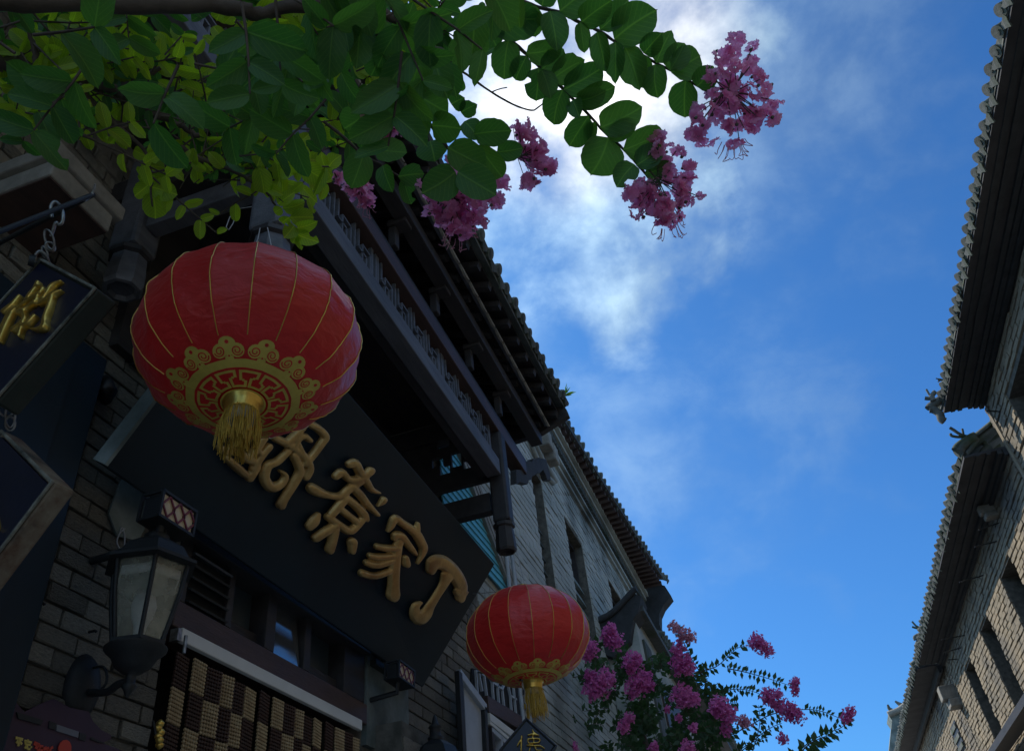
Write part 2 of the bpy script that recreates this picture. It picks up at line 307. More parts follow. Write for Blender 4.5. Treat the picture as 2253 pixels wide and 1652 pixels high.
def redfabric():
    ma, t, p = newmat('red_lantern_cloth'); nn = t.nodes.new; l = t.links.new
    tx = nn('ShaderNodeTexCoord')
    a = nn('ShaderNodeTexNoise'); a.inputs['Scale'].default_value = 7; a.inputs['Detail'].default_value = 4; a.inputs['Distortion'].default_value = 1.2
    mp = nn('ShaderNodeMapping'); mp.inputs['Scale'].default_value = (1, 1, 2.2); l(tx.outputs['Object'], mp.inputs[0]); l(mp.outputs[0], a.inputs['Vector'])
    mx = nn('ShaderNodeMix'); mx.data_type = 'RGBA'; mx.inputs[6].default_value = (0.72,0.022,0.024,1); mx.inputs[7].default_value = (0.86,0.042,0.034,1); l(a.outputs['Fac'], mx.inputs[0])
    l(mx.outputs[2], p.inputs['Base Color']); p.inputs['Roughness'].default_value = 0.34; p.inputs['Coat Weight'].default_value = 0.25; p.inputs['Coat Roughness'].default_value = 0.45
    p.inputs['Sheen Weight'].default_value = 0.15; p.inputs['Specular IOR Level'].default_value = 0.55
    wv = nn('ShaderNodeTexNoise'); wv.inputs['Scale'].default_value = 22; wv.inputs['Detail'].default_value = 3; wv.inputs['Distortion'].default_value = 0.6; l(mp.outputs[0], wv.inputs['Vector'])
    fine = nn('ShaderNodeTexNoise'); fine.inputs['Scale'].default_value = 500; l(tx.outputs['Object'], fine.inputs['Vector'])
    ad = nn('ShaderNodeMath'); ad.operation = 'MULTIPLY_ADD'; l(fine.outputs['Fac'], ad.inputs[0]); ad.inputs[1].default_value = 0.05; l(wv.outputs['Fac'], ad.inputs[2])
    ad2 = nn('ShaderNodeMath'); ad2.operation = 'ADD'; l(ad.outputs[0], ad2.inputs[0]); l(a.outputs['Fac'], ad2.inputs[1])
    bp = nn('ShaderNodeBump'); bp.inputs['Strength'].default_value = 0.35; bp.inputs['Distance'].default_value = 0.016; l(ad2.outputs[0], bp.inputs['Height']); l(bp.outputs[0], p.inputs['Normal'])
    tb = nn('ShaderNodeBsdfTranslucent'); tb.inputs['Color'].default_value = (0.85,0.05,0.03,1)
    ms = nn('ShaderNodeMixShader'); ms.inputs[0].default_value = 0.30; l(p.outputs[0], ms.inputs[1]); l(tb.outputs[0], ms.inputs[2])
    l(ms.outputs[0], t.nodes['Material Output'].inputs['Surface'])
    return ma
M['red'] = redfabric()

# ------------------------------------------------------------------ stroke lettering and brickwork
def smooth(pts, k=4):
    out = []; n = len(pts)
    for i in range(n - 1):
        p0 = pts[max(i-1,0)]; p1 = pts[i]; p2 = pts[i+1]; p3 = pts[min(i+2,n-1)]
        for j in range(k):
            t = j / k
            out.append(tuple(0.5*((2*b) + (-a+c)*t + (2*a-5*b+4*c-d)*t*t + (-a+3*b-3*c+d)*t**3) for a, b, c, d in zip(p0, p1, p2, p3)))
    out.append(tuple(pts[-1])); return out
def strokes(mb, lst, fmap, n, height, k=4, depth=0.006, fat=1.0):
    """raised rounded brush strokes; fmap turns (x, y) of the tracing into a point on the board"""
    for st in lst:
        st = [tuple(p) if len(p) == 3 else (*p, st[0][2]) for p in st]
        pts = smooth(st, k)
        rows = []
        P = [(p[0], p[1]) for p in pts]
        ws = [max(3.0, p[2]) * fat / 2 for p in pts]
        # rounded ends
        def dirn(i):
            a = P[max(i-1,0)]; b = P[min(i+1,len(P)-1)]; dx, dy = b[0]-a[0], b[1]-a[1]; q = math.hypot(dx,dy) or 1; return dx/q, dy/q
        seq = []
        dx, dy = dirn(0)
        for a in (0.98, 0.8, 0.45): seq.append((P[0][0]-dx*ws[0]*a, P[0][1]-dy*ws[0]*a, ws[0]*math.sqrt(1-a*a), dx, dy))
        for i in range(len(P)):
            d = dirn(i); seq.append((P[i][0], P[i][1], ws[i], *d))
        dx, dy = dirn(len(P)-1)
        for a in (0.45, 0.8, 0.98): seq.append((P[-1][0]+dx*ws[-1]*a, P[-1][1]+dy*ws[-1]*a, ws[-1]*math.sqrt(1-a*a), dx, dy))
        vs = []; K = 7
        wm = max(ws)
        for x, y, w, dx, dy in seq:
            for q in range(K):
                t = -1 + 2*q/(K-1)
                p = fmap(x - dy*w*t, y + dx*w*t)
                vs.append(p + n * (height * (0.18 + 0.82*math.sqrt(max(0, 1-abs(t)**3.2))) * (0.55 + 0.45*w/wm)))
            vs.append(fmap(x + dy*w*-1, y - dx*w*-1) - n*depth); vs.append(fmap(x + dy*w, y - dx*w) - n*depth)
        Kt = K + 2; m = len(seq)
        fs = [(i*Kt+q, i*Kt+(q+1)%Kt, (i+1)*Kt+(q+1)%Kt, (i+1)*Kt+q) for i in range(m-1) for q in range(Kt)]
        mb.add(vs, fs, True); mb.add(vs[:Kt], [tuple(range(Kt))]); mb.add(vs[-Kt:], [tuple(range(Kt))[::-1]])
def remesh(o, size):
    r_ = o.modifiers.new('remesh', 'REMESH'); r_.mode = 'VOXEL'; r_.voxel_size = size; r_.use_smooth_shade = True
    s_ = o.modifiers.new('smooth', 'SMOOTH'); s_.factor = 0.5; s_.iterations = 2

def rowcuts(u0, u1, za, zb, holes):
    iv = [(u0, u1)]
    for h in holes:
        if h[2] < zb - 1e-4 and h[3] > za + 1e-4:
            nv = []
            for a, b in iv:
                if h[1] <= a or h[0] >= b: nv.append((a, b)); continue
                if h[0] > a: nv.append((a, h[0]))
                if h[1] < b: nv.append((h[1], b))
            iv = nv
    return iv
def bricks_iter(u0, u1, z0, z1, bl, bh, gap, holes, seed=1):
    rnd = random.Random(seed); row = 0; z = z0
    while z + bh <= z1 + 1e-6:
        for a, b in rowcuts(u0, u1, z, z + bh, holes):
            u = u0 - (bl/2 if row % 2 else 0) - 5*bl
            while u < b:
                s = max(u, a); e = min(u + bl - gap, b)
                if e - s > bl*0.12: yield s, e, z, z + bh - gap, rnd
                u += bl
        z += bh; row += 1
def wallrects(u0, u1, z0, z1, holes):
    zs = sorted(set([z0, z1] + [min(max(h[i], z0), z1) for h in holes for i in (2, 3)]))
    for za, zb in zip(zs, zs[1:]):
        if zb - za > 1e-4:
            for a, b in rowcuts(u0, u1, za, zb, holes): yield a, b, za, zb
BRK = []
for q in range(5):
    rn = random.Random(q + 20); mb = MB(); j = lambda a: rn.uniform(-a, a)
    # unit brick: x depth 0..1 (front at 1), y length 0..1, z height 0..1, chamfered worn front
    b0 = [(0,0,0),(0,1,0),(0,1,1),(0,0,1)]
    b1 = [(0.8+j(.05),0+j(.004),0+j(.02)),(0.8+j(.05),1+j(.004),0+j(.02)),(0.8+j(.05),1+j(.004),1+j(.02)),(0.8+j(.05),0+j(.004),1+j(.02))]
    b2 = [(1+j(.1),0.03+j(.02),0.08+j(.06)),(1+j(.1),0.97+j(.02),0.08+j(.06)),(1+j(.1),0.97+j(.02),0.92+j(.06)),(1+j(.1),0.03+j(.02),0.92+j(.06))]
    mid = (1.02+j(.1), 0.5+j(.2), 0.5+j(.2))
    mb.add(b0+b1+b2+[mid], [(0,1,2,3)] + [(i,(i+1)%4,4+(i+1)%4,4+i) for i in range(4)] + [(4+i,4+(i+1)%4,8+(i+1)%4,8+i) for i in range(4)] + [(8+i,8+(i+1)%4,12) for i in range(4)])
    BRK.append(mb.mesh('brick', M['brick']))
def brickparts(parent, x, u0, u1, z0, z1, bl, bh, gap, holes=(), depth=0.022, seed=3, limit=290, sgn=1, near=None):
    """single bricks on a wall whose face looks along +x (sgn 1)"""
    n = 0; base = wloc(parent); rest = MB()
    for s, e, za, zb, rnd in bricks_iter(u0, u1, z0, z1, bl, bh, gap, holes, seed):
        if near and not near((s+e)/2, (za+zb)/2):
            me = rnd.choice(BRK); dp = sgn*depth*rnd.uniform(0.6, 1.35)
            rest.add([(x+v.co.x*dp, s+v.co.y*(e-s), za+v.co.z*(zb-za)) for v in me.vertices], [tuple(p.vertices) for p in me.polygons]); continue
        o = bpy.data.objects.new('brick', rnd.choice(BRK)); C.objects.link(o); o.parent = parent
        o.location = Vector((x, s, za)) - base; o.scale = (sgn*depth*rnd.uniform(0.6, 1.35), e - s, zb - za); n += 1
    if rest.v: part('brick_course', rest, M['brick'], parent, kind='stuff')
    return n
def brickfield(mb, O, U, V, Nn, u0, u1, z0, z1, bl, bh, gap, holes=(), depth=0.02, seed=5, jit=0.5):
    for s, e, za, zb, rnd in bricks_iter(u0, u1, z0, z1, bl, bh, gap, holes, seed):
        d = depth * rnd.uniform(1-jit, 1+jit)
        P = [O + U*a + V*b for a, b in ((s,za),(e,za),(e,zb),(s,zb))]
        c = [O + U*a + V*b + Nn*(d+rnd.uniform(-.2,.2)*depth) for a, b in ((s+.004,za+.004),(e-.004,za+.004),(e-.004,zb-.004),(s+.004,zb-.004))]
        mb.add(P + c, [(4,5,6,7),(0,1,5,4),(1,2,6,5),(2,3,7,6),(3,0,4,7)])
def backwall(mb, O, U, V, Nn, u0, u1, z0, z1, holes, thick):
    for a, b, za, zb in wallrects(u0, u1, z0, z1, holes):
        mb.obox(O + U*(a+b)/2 + V*(za+zb)/2 - Nn*thick/2, U*(b-a)/2, V*(zb-za)/2, Nn*thick/2)
X1, Y1, Z1 = Vector((1,0,0)), Vector((0,1,0)), Vector((0,0,1))

# ------------------------------------------------------------------ ground
g = MB(); g.add([(-60,-40,0),(60,-40,0),(60,400,0),(-60,400,0)], [(0,1,2,3)]); struct('street_paving', g, M['ground'])

# ------------------------------------------------------------------ near shop on the left
XW = -1.8
shop = thing('shop_building', 'nearest grey brick shop behind the black signboard and big lantern', 'building', (XW, 2.5, 0))
holes = [(2.13, 3.52, 0.0, 3.10)]
wm = MB(); backwall(wm, Vector((XW,0,0)), Y1, Z1, X1, -3.0, 5.3, 0, 5.6, holes, 0.35)
wall = part('wall', wm, M['mortar'], shop)
NB = brickparts(wall, XW, 0.75, 2.13, 2.05, 4.50, 0.148, 0.0565, 0.0065, (), 0.013, 3, near=lambda y, z: (y > 1.45 and 2.28 < z < 3.42) or (y > 1.1 and 3.42 <= z < 4.05))
NB += brickparts(wall, XW, 3.52, 5.3, 2.3, 3.95, 0.20, 0.066, 0.007, [(3.52, 4.02, 2.2, 3.4)], 0.014, 4, near=lambda y, z: y < 5.1 and 2.9 < z < 3.75)
f = MB(); brickfield(f, Vector((XW,0,0)), Y1, Z1, X1, -3.0, 0.74, 1.0, 5.5, 0.148, 0.0565, 0.0065, (), 0.013)
brickfield(f, Vector((XW,0,0)), Y1, Z1, X1, 0.75, 2.13, 4.51, 5.5, 0.148, 0.0565, 0.0065, (), 0.013, 3)
brickfield(f, Vector((XW,0,0)), Y1, Z1, X1, 0.75, 2.13, 0.6, 2.04, 0.148, 0.0565, 0.0065, (), 0.013)
part('brick_course', f, M['brick'], wall, kind='stuff')
# plaster patches beside the window
pl = MB()
pl.prism([at(a,b,x=XW+0.02) for a, b in ((300,1020),(330,1070),(345,1110),(300,1190),(255,1180),(236,1130),(262,1060))], (0.006,0,0))
part('plaster_patch', pl, M['plaster'], wall, label='pale blue grey plaster left on the brick')
pl = MB(); pl.box((XW, 3.53, 2.62), (XW+0.028, 4.0, 3.36))
part('plaster_patch', pl, M['plaster'], wall)
for zz in (2.98, 3.06):
    b = MB(); b.box((XW, 3.56, zz), (XW+0.06, 3.98, zz+0.028)); part('ledge', b, M['greenedge'], wall)
b = MB(); b.box((XW, 3.62, 1.9), (XW+0.16, 4.32, 2.72)); pier = part('pier', b, M['mortar'], shop)
brickparts(pier, XW+0.16, 3.62, 4.32, 1.94, 2.72, 0.21, 0.072, 0.007, (), 0.012, 8)
# corner corbel of the upper wall, top left
cb_ = MB(); x0 = -1.55
cb_.box((XW, 1.04, 3.604), (-1.53, 1.28, 3.675)); cb_.box((XW, 1.02, 3.675), (-1.515, 1.305, 3.73))
corb = part('corbel', cb_, M['stone'], wall, bevel=0.006)
cb_ = MB(); cb_.box((XW, 1.045, 3.596), (-1.535, 1.275, 3.603)); part('dark_underside', cb_, M['woodbrown'], wall)  # thin red-brown sheet makes the corbel darker underneath
hb = MB(); hb.tube([at(232,840,x=XW+0.03), at(236,860,x=XW+0.10), at(232,880,x=XW+0.03)], [0.025,0.03,0.018], 8); part('iron_bracket', hb, M['iron'], wall)
for a in ((285,803),(80,1330),(195,1390),(258,1405)):
    hb = MB(); p = at(*a, x=XW+0.02); hb.tube([p, p + Vector((0.02,0,0)), p + Vector((0.024,0.004,-0.004))], 0.004, 6); part('nail', hb, M['iron'], wall)

# window above the blind
WY0, WY1 = 2.13, 3.52
fr = MB()
fr.box((XW-0.14, WY0, 2.74), (XW-0.02, WY1, 2.86)); fr.box((XW-0.12, WY0, 3.02), (XW+0.05, WY1, 3.11))
win = part('window', fr, M['wood'], shop, bevel=0.004)
def yat(px, py, x=XW-0.04): return at(px, py, x=x).y
for (a, b) in ((2.13, 2.19), (2.42, 2.455), (2.68, 2.745), (2.97, 3.02), (3.32, 3.52)):
    s = MB(); s.box((XW-0.10, a, 2.80), (XW+0.02, b, 3.03)); part('frame_post', s, M['wood'], win, bevel=0.003)
for (a, b, mm) in ((2.47, 2.67, 'panedull'), (2.745, 2.96, 'pane'), (3.04, 3.30, 'panedull')):
    s = MB(); tl = 0.05 if mm == 'pane' else 0.0; s.prism([(XW-0.052+tl*1.2, a, 2.80), (XW-0.052+tl*.6, a, 3.03), (XW-0.058+tl*.6, a, 3.03), (XW-0.058+tl*1.2, a, 2.80)], (0, b-a, 0)); part('pane', s, M[mm], win)
s = MB(); s.box((XW-0.05, 2.19, 2.80), (XW+0.0, 2.42, 3.03)); lv = part('louvre_vent', s, M['inside'], shop)
for i in range(5):
    s = MB(); z = 2.815 + i*0.044; s.prism([(XW+0.0, 2.195, z), (XW+0.03, 2.195, z-0.012), (XW+0.034, 2.195, z-0.006), (XW+0.004, 2.195, z+0.008)], (0, 0.22, 0)); part('slat', s, M['woodgrey'] if i == 4 else M['iron'], lv)
sb = MB(); sb.box((XW-0.10, WY0, 2.70), (XW+0.035, WY1, 2.79)); part('sill_board', sb, M['woodbrown'], win, bevel=0.004)
inn = MB(); inn.box((XW-0.33, WY0, 0), (XW-0.30, WY1, 3.1)); part('interior', inn, M['inside'], shop)

# white rail and chequered bead curtain
rail = thing('blind_rail', 'long white rail above the chequered bead curtain', 'rail', (XW+0.05, 2.14, 2.68))
s = MB(); s.box((XW+0.03, 2.16, 2.655), (XW+0.052, 3.44, 2.70)); part('casing', s, M['white'], rail, bevel=0.004)
s = MB(); s.box((XW+0.025, 2.135, 2.65), (XW+0.055, 2.155, 2.69)); s.tube([(XW+0.08,2.145,2.66),(XW+0.085,2.14,2.60)], 0.006); part('end_bracket', s, M['steel'], rail)
cur = thing('bead_curtain', 'brown and tan chequered bead curtain hanging in the shop doorway', 'curtain', (XW+0.03, 2.17, 2.63))
def beadcell(mm):
    mb = MB(); n = 6; w = 0.0795; h = 0.108
    for i in range(n):
        y = (i + 0.5) * w / n; nb = 9
        pr = []
        for q in range(nb):
            z = -h * q / nb; pr += [(0.0022, z), (0.0064, z - h/nb*0.3), (0.0064, z - h/nb*0.68), (0.0022, z - h/nb*0.97)]
        mb.lathe(pr, 6, (0, y, 0), smooth=False)
    return mb.mesh('bead_panel', mm)
cellT, cellB = beadcell(M['tanbead']), beadcell(M['brownbead'])
for r_ in range(9):
    for c_ in range(16):
        o = bpy.data.objects.new('bead_panel', cellT if (r_ + c_) % 2 else cellB); C.objects.link(o); o.parent = cur
        dx = 0.012*math.sin(c_*1.1 + 0.4)
        o.location = (dx*.8, c_*0.0805, -r_*0.110 - 0.002 + 0.003*math.sin(c_*2.3)); o.rotation_euler = (R(random.uniform(-.8,.8)), 0, R(8*math.cos(c_*1.1)))
gd = thing('gold_trinket', 'small gilded charm hanging at the left edge of the bead curtain', 'ornament', at(350,1590,x=XW+0.06))
s = MB()
for i in range(6):
    p = at(350+1.5*math.sin(i*2.4), 1592+i*9, x=XW+0.06); s.lathe([(0.003,-0.012),(0.011,-0.005),(0.013,0.003),(0.004,0.012)], 8, p + Vector((0.003*math.cos(i*3), 0.006*math.sin(i*4), 0)))
part('charm', s, M['goldm'], gd)
s = MB(); s.tube([at(346,1640,x=XW+0.055), at(340,1600,x=XW+0.055), at(336,1585,x=XW+0.055)], 0.004, 6); part('hook', s, M['iron'], gd)

# ------------------------------------------------------------------ big black signboard
SYL, SYR = 1.60, 4.0
TL = Vector((-1.255, SYL, 3.605)); TR = Vector((-1.24, SYR, 3.56)); BL = Vector((-1.67, SYL, 2.99)); BR = Vector((-1.69, SYR, 2.98))
sn = (TR - BL).cross(TL - BR).normalized()
if sn.x < 0: sn = -sn
sg = thing('shop_signboard', 'long black signboard with four raised gold characters leaning out over the window', 'signboard', (-1.69, 2.8, 2.98))
s = MB(); s.prism([BL, BR, TR, TL], -sn*0.05); part('board', s, M['sign'], sg, bevel=0.004)
s = MB()
for a, b in ((BL, TL),): s.beam(a - Y1*0.006, b - Y1*0.006, 0.012, 0.06, up=sn)
part('lit_edge_strip', s, M['plaster'], sg)  # pale colour stands in for light falling on the board's end
def sgmap(X, Y): return onplane(522 + X*.35104, 870 + Y*.35104, TR, sn)
CH = [
 [[(1212,1085,60),(1228,1048,80),(1280,1045,82),(1335,1085,78),(1375,1140,78),(1400,1200,72),(1395,1262,58)],[(1385,1230,60),(1412,1243,36),(1438,1228,8)],
  [(1312,1130,70),(1288,1185,46),(1245,1255,40),(1208,1315,46),(1180,1365,66),(1140,1390,84),(1112,1365,64),(1116,1318,42),(1145,1296,16)]],
 [[(938,845,16),(958,815,34),(985,768,42),(1030,798,42),(1080,832,46),(1120,868,52),(1150,920,50),(1162,955,46),(1150,1000,28),(1124,1048,12)],[(1126,800,18),(1120,835,34),(1112,865,40)],
  [(978,892,30),(990,874,44),(1025,880,44),(1060,925,42),(1090,962,34),(1112,990,22)],[(1050,1018,36),(1054,1050,44)],
  [(1015,905,40),(1000,950,52),(990,1010,58),(980,1100,62),(976,1190,66),(974,1245,78)],
  [(872,945,34),(930,955,38),(1000,952,34)],[(828,1002,34),(880,1010,38),(985,1000,32)],[(806,1046,36),(870,1060,40),(980,1028,30)],[(778,1112,44),(860,1128,38),(975,1090,30)]],
 [[(612,505,38),(650,480,44),(690,520,38),(735,528,46),(790,505,40),(830,470,44)],
  [(700,430,44),(735,425,52),(765,480,48),(800,530,44),(835,585,36),(882,606,16)],
  [(462,580,60),(500,600,58),(560,622,42),(640,628,40),(700,580,44),(760,540,44)],
  [(720,575,46),(765,620,46),(810,680,42),(872,742,26)],[(912,650,34),(898,668,28),(872,690,6)],
  [(672,640,46),(630,690,46),(575,755,40)],[(680,640,44),(740,690,46),(785,740,50),(800,768,36)],[(628,700,42),(690,748,40),(742,788,40)],[(566,760,44),(620,798,42),(690,845,46),(735,822,40),(785,765,36)],
  [(500,745,28),(478,782,56),(448,818,46)],[(610,810,46),(545,852,46),(486,892,44)],[(604,838,52),(592,900,50),(574,962,50)],[(716,918,56),(714,968,42)]],
 [[(180,218,36),(230,262,44),(290,292,46),(350,330,46),(415,385,50),(445,450,50),(425,505,44)],
  [(412,182,40),(360,245,40),(300,300,42)],[(432,170,40),(492,200,44),(545,252,44),(520,300,38),(470,368,38),(420,420,44)],
  [(345,330,34),(372,272,36),(410,250,36),(445,276,32)],[(372,300,30),(400,360,34)],
  [(-10,330,52),(50,392,50),(118,430,42),(70,512,48)],[(160,262,42),(110,335,40),(62,400,40)],[(190,318,40),(140,378,40),(92,460,40)],
  [(310,350,36),(245,412,40),(186,440,48),(165,510,56),(205,572,60),(268,552,44),(296,500,34),(262,470,14)],
  [(350,380,44),(385,470,46),(340,560,46),(290,640,44),(268,684,50)],[(120,340,30),(140,365,30)],
  [(-110,330,46),(-60,352,40),(-20,300,30),(20,280,30)],[(-70,390,40),(-10,445,50),(40,490,44)]]]
for st in CH:
    mb = MB(); strokes(mb, st, sgmap, sn, 0.019, fat=1.14)
    remesh(part('gold_character', mb, M['gold'], sg), 0.0028)

# lattice light boxes that stand in front of the sign
def lightbox(label, px, x, dep=0.07):
    P = [at(a, b, x=x) for a, b in px]; c = sum(P, Vector()) / 4          # tl tr br bl
    u = (P[1]-P[0]+P[2]-P[3])/4; v = (P[0]-P[3]+P[1]-P[2])/4; v = v - u*(u.dot(v)/u.dot(u))*0.6; n = X1
    t = thing('lattice_light_box', label, 'light box', c - v - n*dep/2, 'lattice light boxes under the signboard'); b_ = 0.007
    U, V = u.normalized(), v.normalized(); lu, lv = u.length, v.length
    s = MB(); s.obox(c - n*(dep/2+.004), u*(1-b_/lu), v*(1-b_/lv), n*(dep/2-.010)); part('lamp_body', s, M['iron'], t)
    s = MB(); s.obox(c - n*.006, u*(1-b_/lu), v*(1-b_/lv), n*.003); part('cream_panel', s, M['cream'], t)
    s = MB()
    for d in (0.0, dep):
        for sg_ in (-1, 1): s.obox(c - n*d + v*sg_, u*1.04, V*b_*.6, n*b_*.6); s.obox(c - n*d + u*sg_, U*b_*.6, v*0.96, n*b_*.6)
    for a in (-1, 1):
        for b in (-1, 1): s.obox(c - n*dep/2 + u*a + v*b, U*b_*.6, V*b_*.6, n*(dep/2-b_))
    s.obox(c - n*dep/2 - v*1.06, u*1.02, V*b_*.4, n*dep/2)
    part('frame', s, M['iron'], t)
    s = MB(); m_ = 3
    for i in range(m_):
        a0 = -0.92 + i*0.61; a2 = a0 + 0.70; a1 = (a0+a2)/2
        for p, q in (((a0,0),(a1,.82)),((a1,.82),(a2,0)),((a2,0),(a1,-.82)),((a1,-.82),(a0,0))): s.beam(c + n*0.0005 + u*p[0] + v*p[1], c + n*0.0005 + u*q[0] + v*q[1], 0.0055, 0.004, up=X1)
    part('lozenge_lattice', s, M['redline'], t)
    s = MB(); q = c - n*dep/2 - v - u*.3; s.tube([q, q - Z1*0.05, Vector((XW+0.02, q.y, q.z-0.06))], 0.012, 8); part('arm', s, M['iron'], t)
lightbox('larger lattice light box above the near wall lantern', ((362,1081),(432,1125),(422,1180),(347,1129)), -1.52)
lightbox('smaller lattice light box under the right end of the signboard', ((878,1452),(913,1477),(908,1510),(876,1486)), -1.60)

# ------------------------------------------------------------------ hanging diamond plaques
M['wornwood'] = mat('worn_plaque_edge', (0.22,0.19,0.14), (0.12,0.07,0.045), 22, 0.8, bump=0.5, third=(0.012,0.012,0.014))
def plaque(label, A, yaw, roll, Lg, th, glyph, gmap, edge, names='diamond_plaque', side='greenedge'):
    yaw, roll = R(yaw), R(roll); h = Vector((math.cos(yaw), math.sin(yaw), 0)); n = Vector((math.sin(yaw), -math.cos(yaw), 0))
    e1 = h*math.cos(roll) - Z1*math.sin(roll); e2 = -h*math.sin(roll) - Z1*math.cos(roll)
    t = thing(names, label, 'plaque', A + (e1+e2)*Lg, 'diamond shop plaques hung on chains')
    B, D_ = A + e1*Lg, A + e2*Lg; Cc = B + e2*Lg; b = 0.012
    s = MB(); s.prism([A+(e1+e2)*b, B+(e2-e1)*b, Cc-(e1+e2)*b, D_+(e1-e2)*b], -n*th*0.9); part('board', s, M['navy'], t)
    s = MB(); rim = MB()
    for p, q, o_ in ((A,B,e2),(B,Cc,-e1),(Cc,D_,-e2),(D_,A,e1)):
        d = (q-p).normalized(); hl = Lg/2 - (b if o_ in (e2,-e2) else 0); s.obox((p+q)/2 + o_*b/2 - n*(th*0.5 + 0.002), d*hl, o_*b/2, n*th*0.5); rim.obox((p+q)/2 + o_*b*.28 + n*0.001, d*(Lg/2 - (b*.56 if o_ in (e2,-e2) else 0)), o_*b*.28, n*0.003)
    part('side_frame', s, M[side], t, bevel=0.006); part('chipped_rim', rim, M[edge], t, bevel=0.002)
    s = MB(); P0 = A + n*0.002
    strokes(s, glyph, lambda X, Y: onplane(*gmap(X, Y), P0, n), n, 0.014, depth=0.004)
    o = part('gold_character', s, M['goldm'], t); remesh(o, 0.0022)
    return t, n, A, B, Cc, D_
def link(mb, p, axis, flat, ln, wd, r_=0.0028):
    p = Vector(p); pts = []
    for k in range(17):
        a = 2*math.pi*k/16; pts.append(p + axis*math.cos(a)*ln/2 + flat*math.sin(a)*wd/2)
    mb.tube(pts, r_, 6, cap=False)
G1 = [[(212,708,26),(150,790,40),(60,868,44)],[(190,820,34),(112,900,40),(60,1000,40),(20,1060,30)],[(140,880,36),(80,1010,42),(22,1145,34)],
 [(392,578,30),(360,650,34),(320,700,36),(280,742,26)],[(372,622,30),(440,630,30),(420,682,28),(330,735,28),(190,832,20)],[(392,690,22),(370,762,40),(300,810,30),(205,880,44)],
 [(240,850,46),(262,900,44),(250,960,40),(150,1042,44)],[(362,905,34),(300,972,38),(235,1010,30)],[(250,975,22),(232,1040,22),(215,1102,24)],
 [(610,566,14),(530,612,34),(478,690,30),(400,775,20)],[(612,655,14),(540,692,40),(470,745,34),(395,792,24)],[(535,690,36),(495,820,44),(458,930,46),(452,1002,50),(392,1032,38),(308,1022,14)]]
t, n, A, B, Cc, D_ = plaque('navy diamond plaque with a gold character hanging by a chain at the left edge', at(90,568,r=2.2), -5, 42.5, 0.30, 0.055, G1, lambda X, Y: (X*.2282, 493+Y*.2282), 'chip')
# rod, hook and chain
rodt = thing('hanger_rod', 'thin black iron rod reaching from the wall over the upper navy plaque', 'rod', at(205,430,r=2.45))
s = MB(); pr0 = at(205,428,r=2.34); pr1 = at(-60,533,r=2.0); s.tube([pr0, pr1], 0.006, 10); part('rod', s, M['iron'], rodt)
s = MB(); s.tube([at(185,442,r=2.31), at(200,432,r=2.33), at(206,418,r=2.335), at(209,405,r=2.33)], [0.004,0.004,0.0035,0.002], 6); part('wire_tip', s, M['steel'], rodt)
ch = thing('hook_and_chain', 'bent steel hook and chain holding the upper navy plaque', 'chain', at(120,545,r=2.2))
s = MB(); s.tube(smooth([tuple(at(a,b,r=c_)) for a, b, c_ in ((114,478,2.24),(111,455,2.25),(120,444,2.26),(131,452,2.25),(138,470,2.22),(136,490,2.21),(128,494,2.21),(122,490,2.21),(116,508,2.21),(111,520,2.21))],4), 0.0042, 7); part('hook', s, M['steel'], ch)
for a, b, ln, wd, fl in ((108,527,.048,.02,0),(110,543,.022,.02,1),(98,556,.03,.012,0)):
    s = MB(); link(s, at(a,b,r=2.2), (CR*0.25+CD).normalized(), (CR if not fl else (CR*.6+CF*.7)).normalized(), ln, wd); part('chain_link', s, M['steel'], ch)
s = MB(); s.tube(smooth([tuple(at(a,b,r=2.19)) for a, b in ((77,578),(77,564),(86,553),(98,560),(106,574),(106,588),(101,594))],4), 0.004, 7); part('handle_ring', s, M['steel'], ch)
s = MB(); s.tube([at(62,572,r=2.19), at(76,575,r=2.19)], [0.012,0.016], 8); part('knob', s, M['iron'], ch)
ch = thing('short_chain', 'short chain of iron rings linking the two navy plaques', 'chain', at(20,900,r=2.05))
for a, b, ln, wd in ((20,864,.07,.055),(14,896,.04,.03),(22,915,.05,.018),(22,932,.03,.018)):
    s = MB(); link(s, at(a,b,r=2.05), CD, (CR*.8+CF*.5).normalized(), ln, wd, 0.0026); part('chain_link', s, M['steel'], ch)
plaque('lower navy diamond plaque with worn pale wooden edge at the left edge', at(5,945,r=2.0), -10, 42.5, 0.31, 0.045, [[(-40,1100,30),(-20,1130,30),(-10,1160,20)]], lambda X, Y: (X, Y), 'chip', side='wornwood')
t3, n3, A3, B3, C3, D3 = plaque('small navy diamond plaque with a brown gold character at the bottom under the smaller lantern', at(1157,1577,r=3.9), 15, 47.5, 0.18, 0.03,
 [[(848,1385,34),(838,1440,34),(800,1500,30),(770,1560,30)],[(845,1460,26),(838,1540,34),(835,1652,30)],[(1040,1270,24),(1060,1320,34),(1110,1340,20)],[(960,1370,28),(1040,1350,34),(1150,1370,28)],[(1060,1330,26),(1040,1420,28)],
  [(960,1440,28),(1050,1430,30),(1170,1440,28),(1160,1490,26)],[(960,1450,24),(970,1510,24),(1060,1510,26),(1160,1500,22)],[(1060,1430,20),(1065,1500,20)],[(940,1550,24),(1050,1560,28),(1180,1560,28),(1255,1610,20)],[(1000,1600,26),(980,1660,28)],[(1090,1590,26),(1120,1640,28),(1210,1640,22)]],
 lambda X, Y: (1044 + X*.12218, 1450.1 + Y*.12218), 'navy')
s = MB()
for i in range(5): link(s, A3 + Z1*(0.016+i*0.03), Z1, X1 if i % 2 else Y1, 0.036, 0.014, 0.002)
part('chain', s, M['steel'], t3)
s = MB(); pt = A3 + Z1*0.16; s.tube([pt, at(1050,1478,x=XW+.03)], 0.005, 8); part('bracket_rod', s, M['iron'], t3)
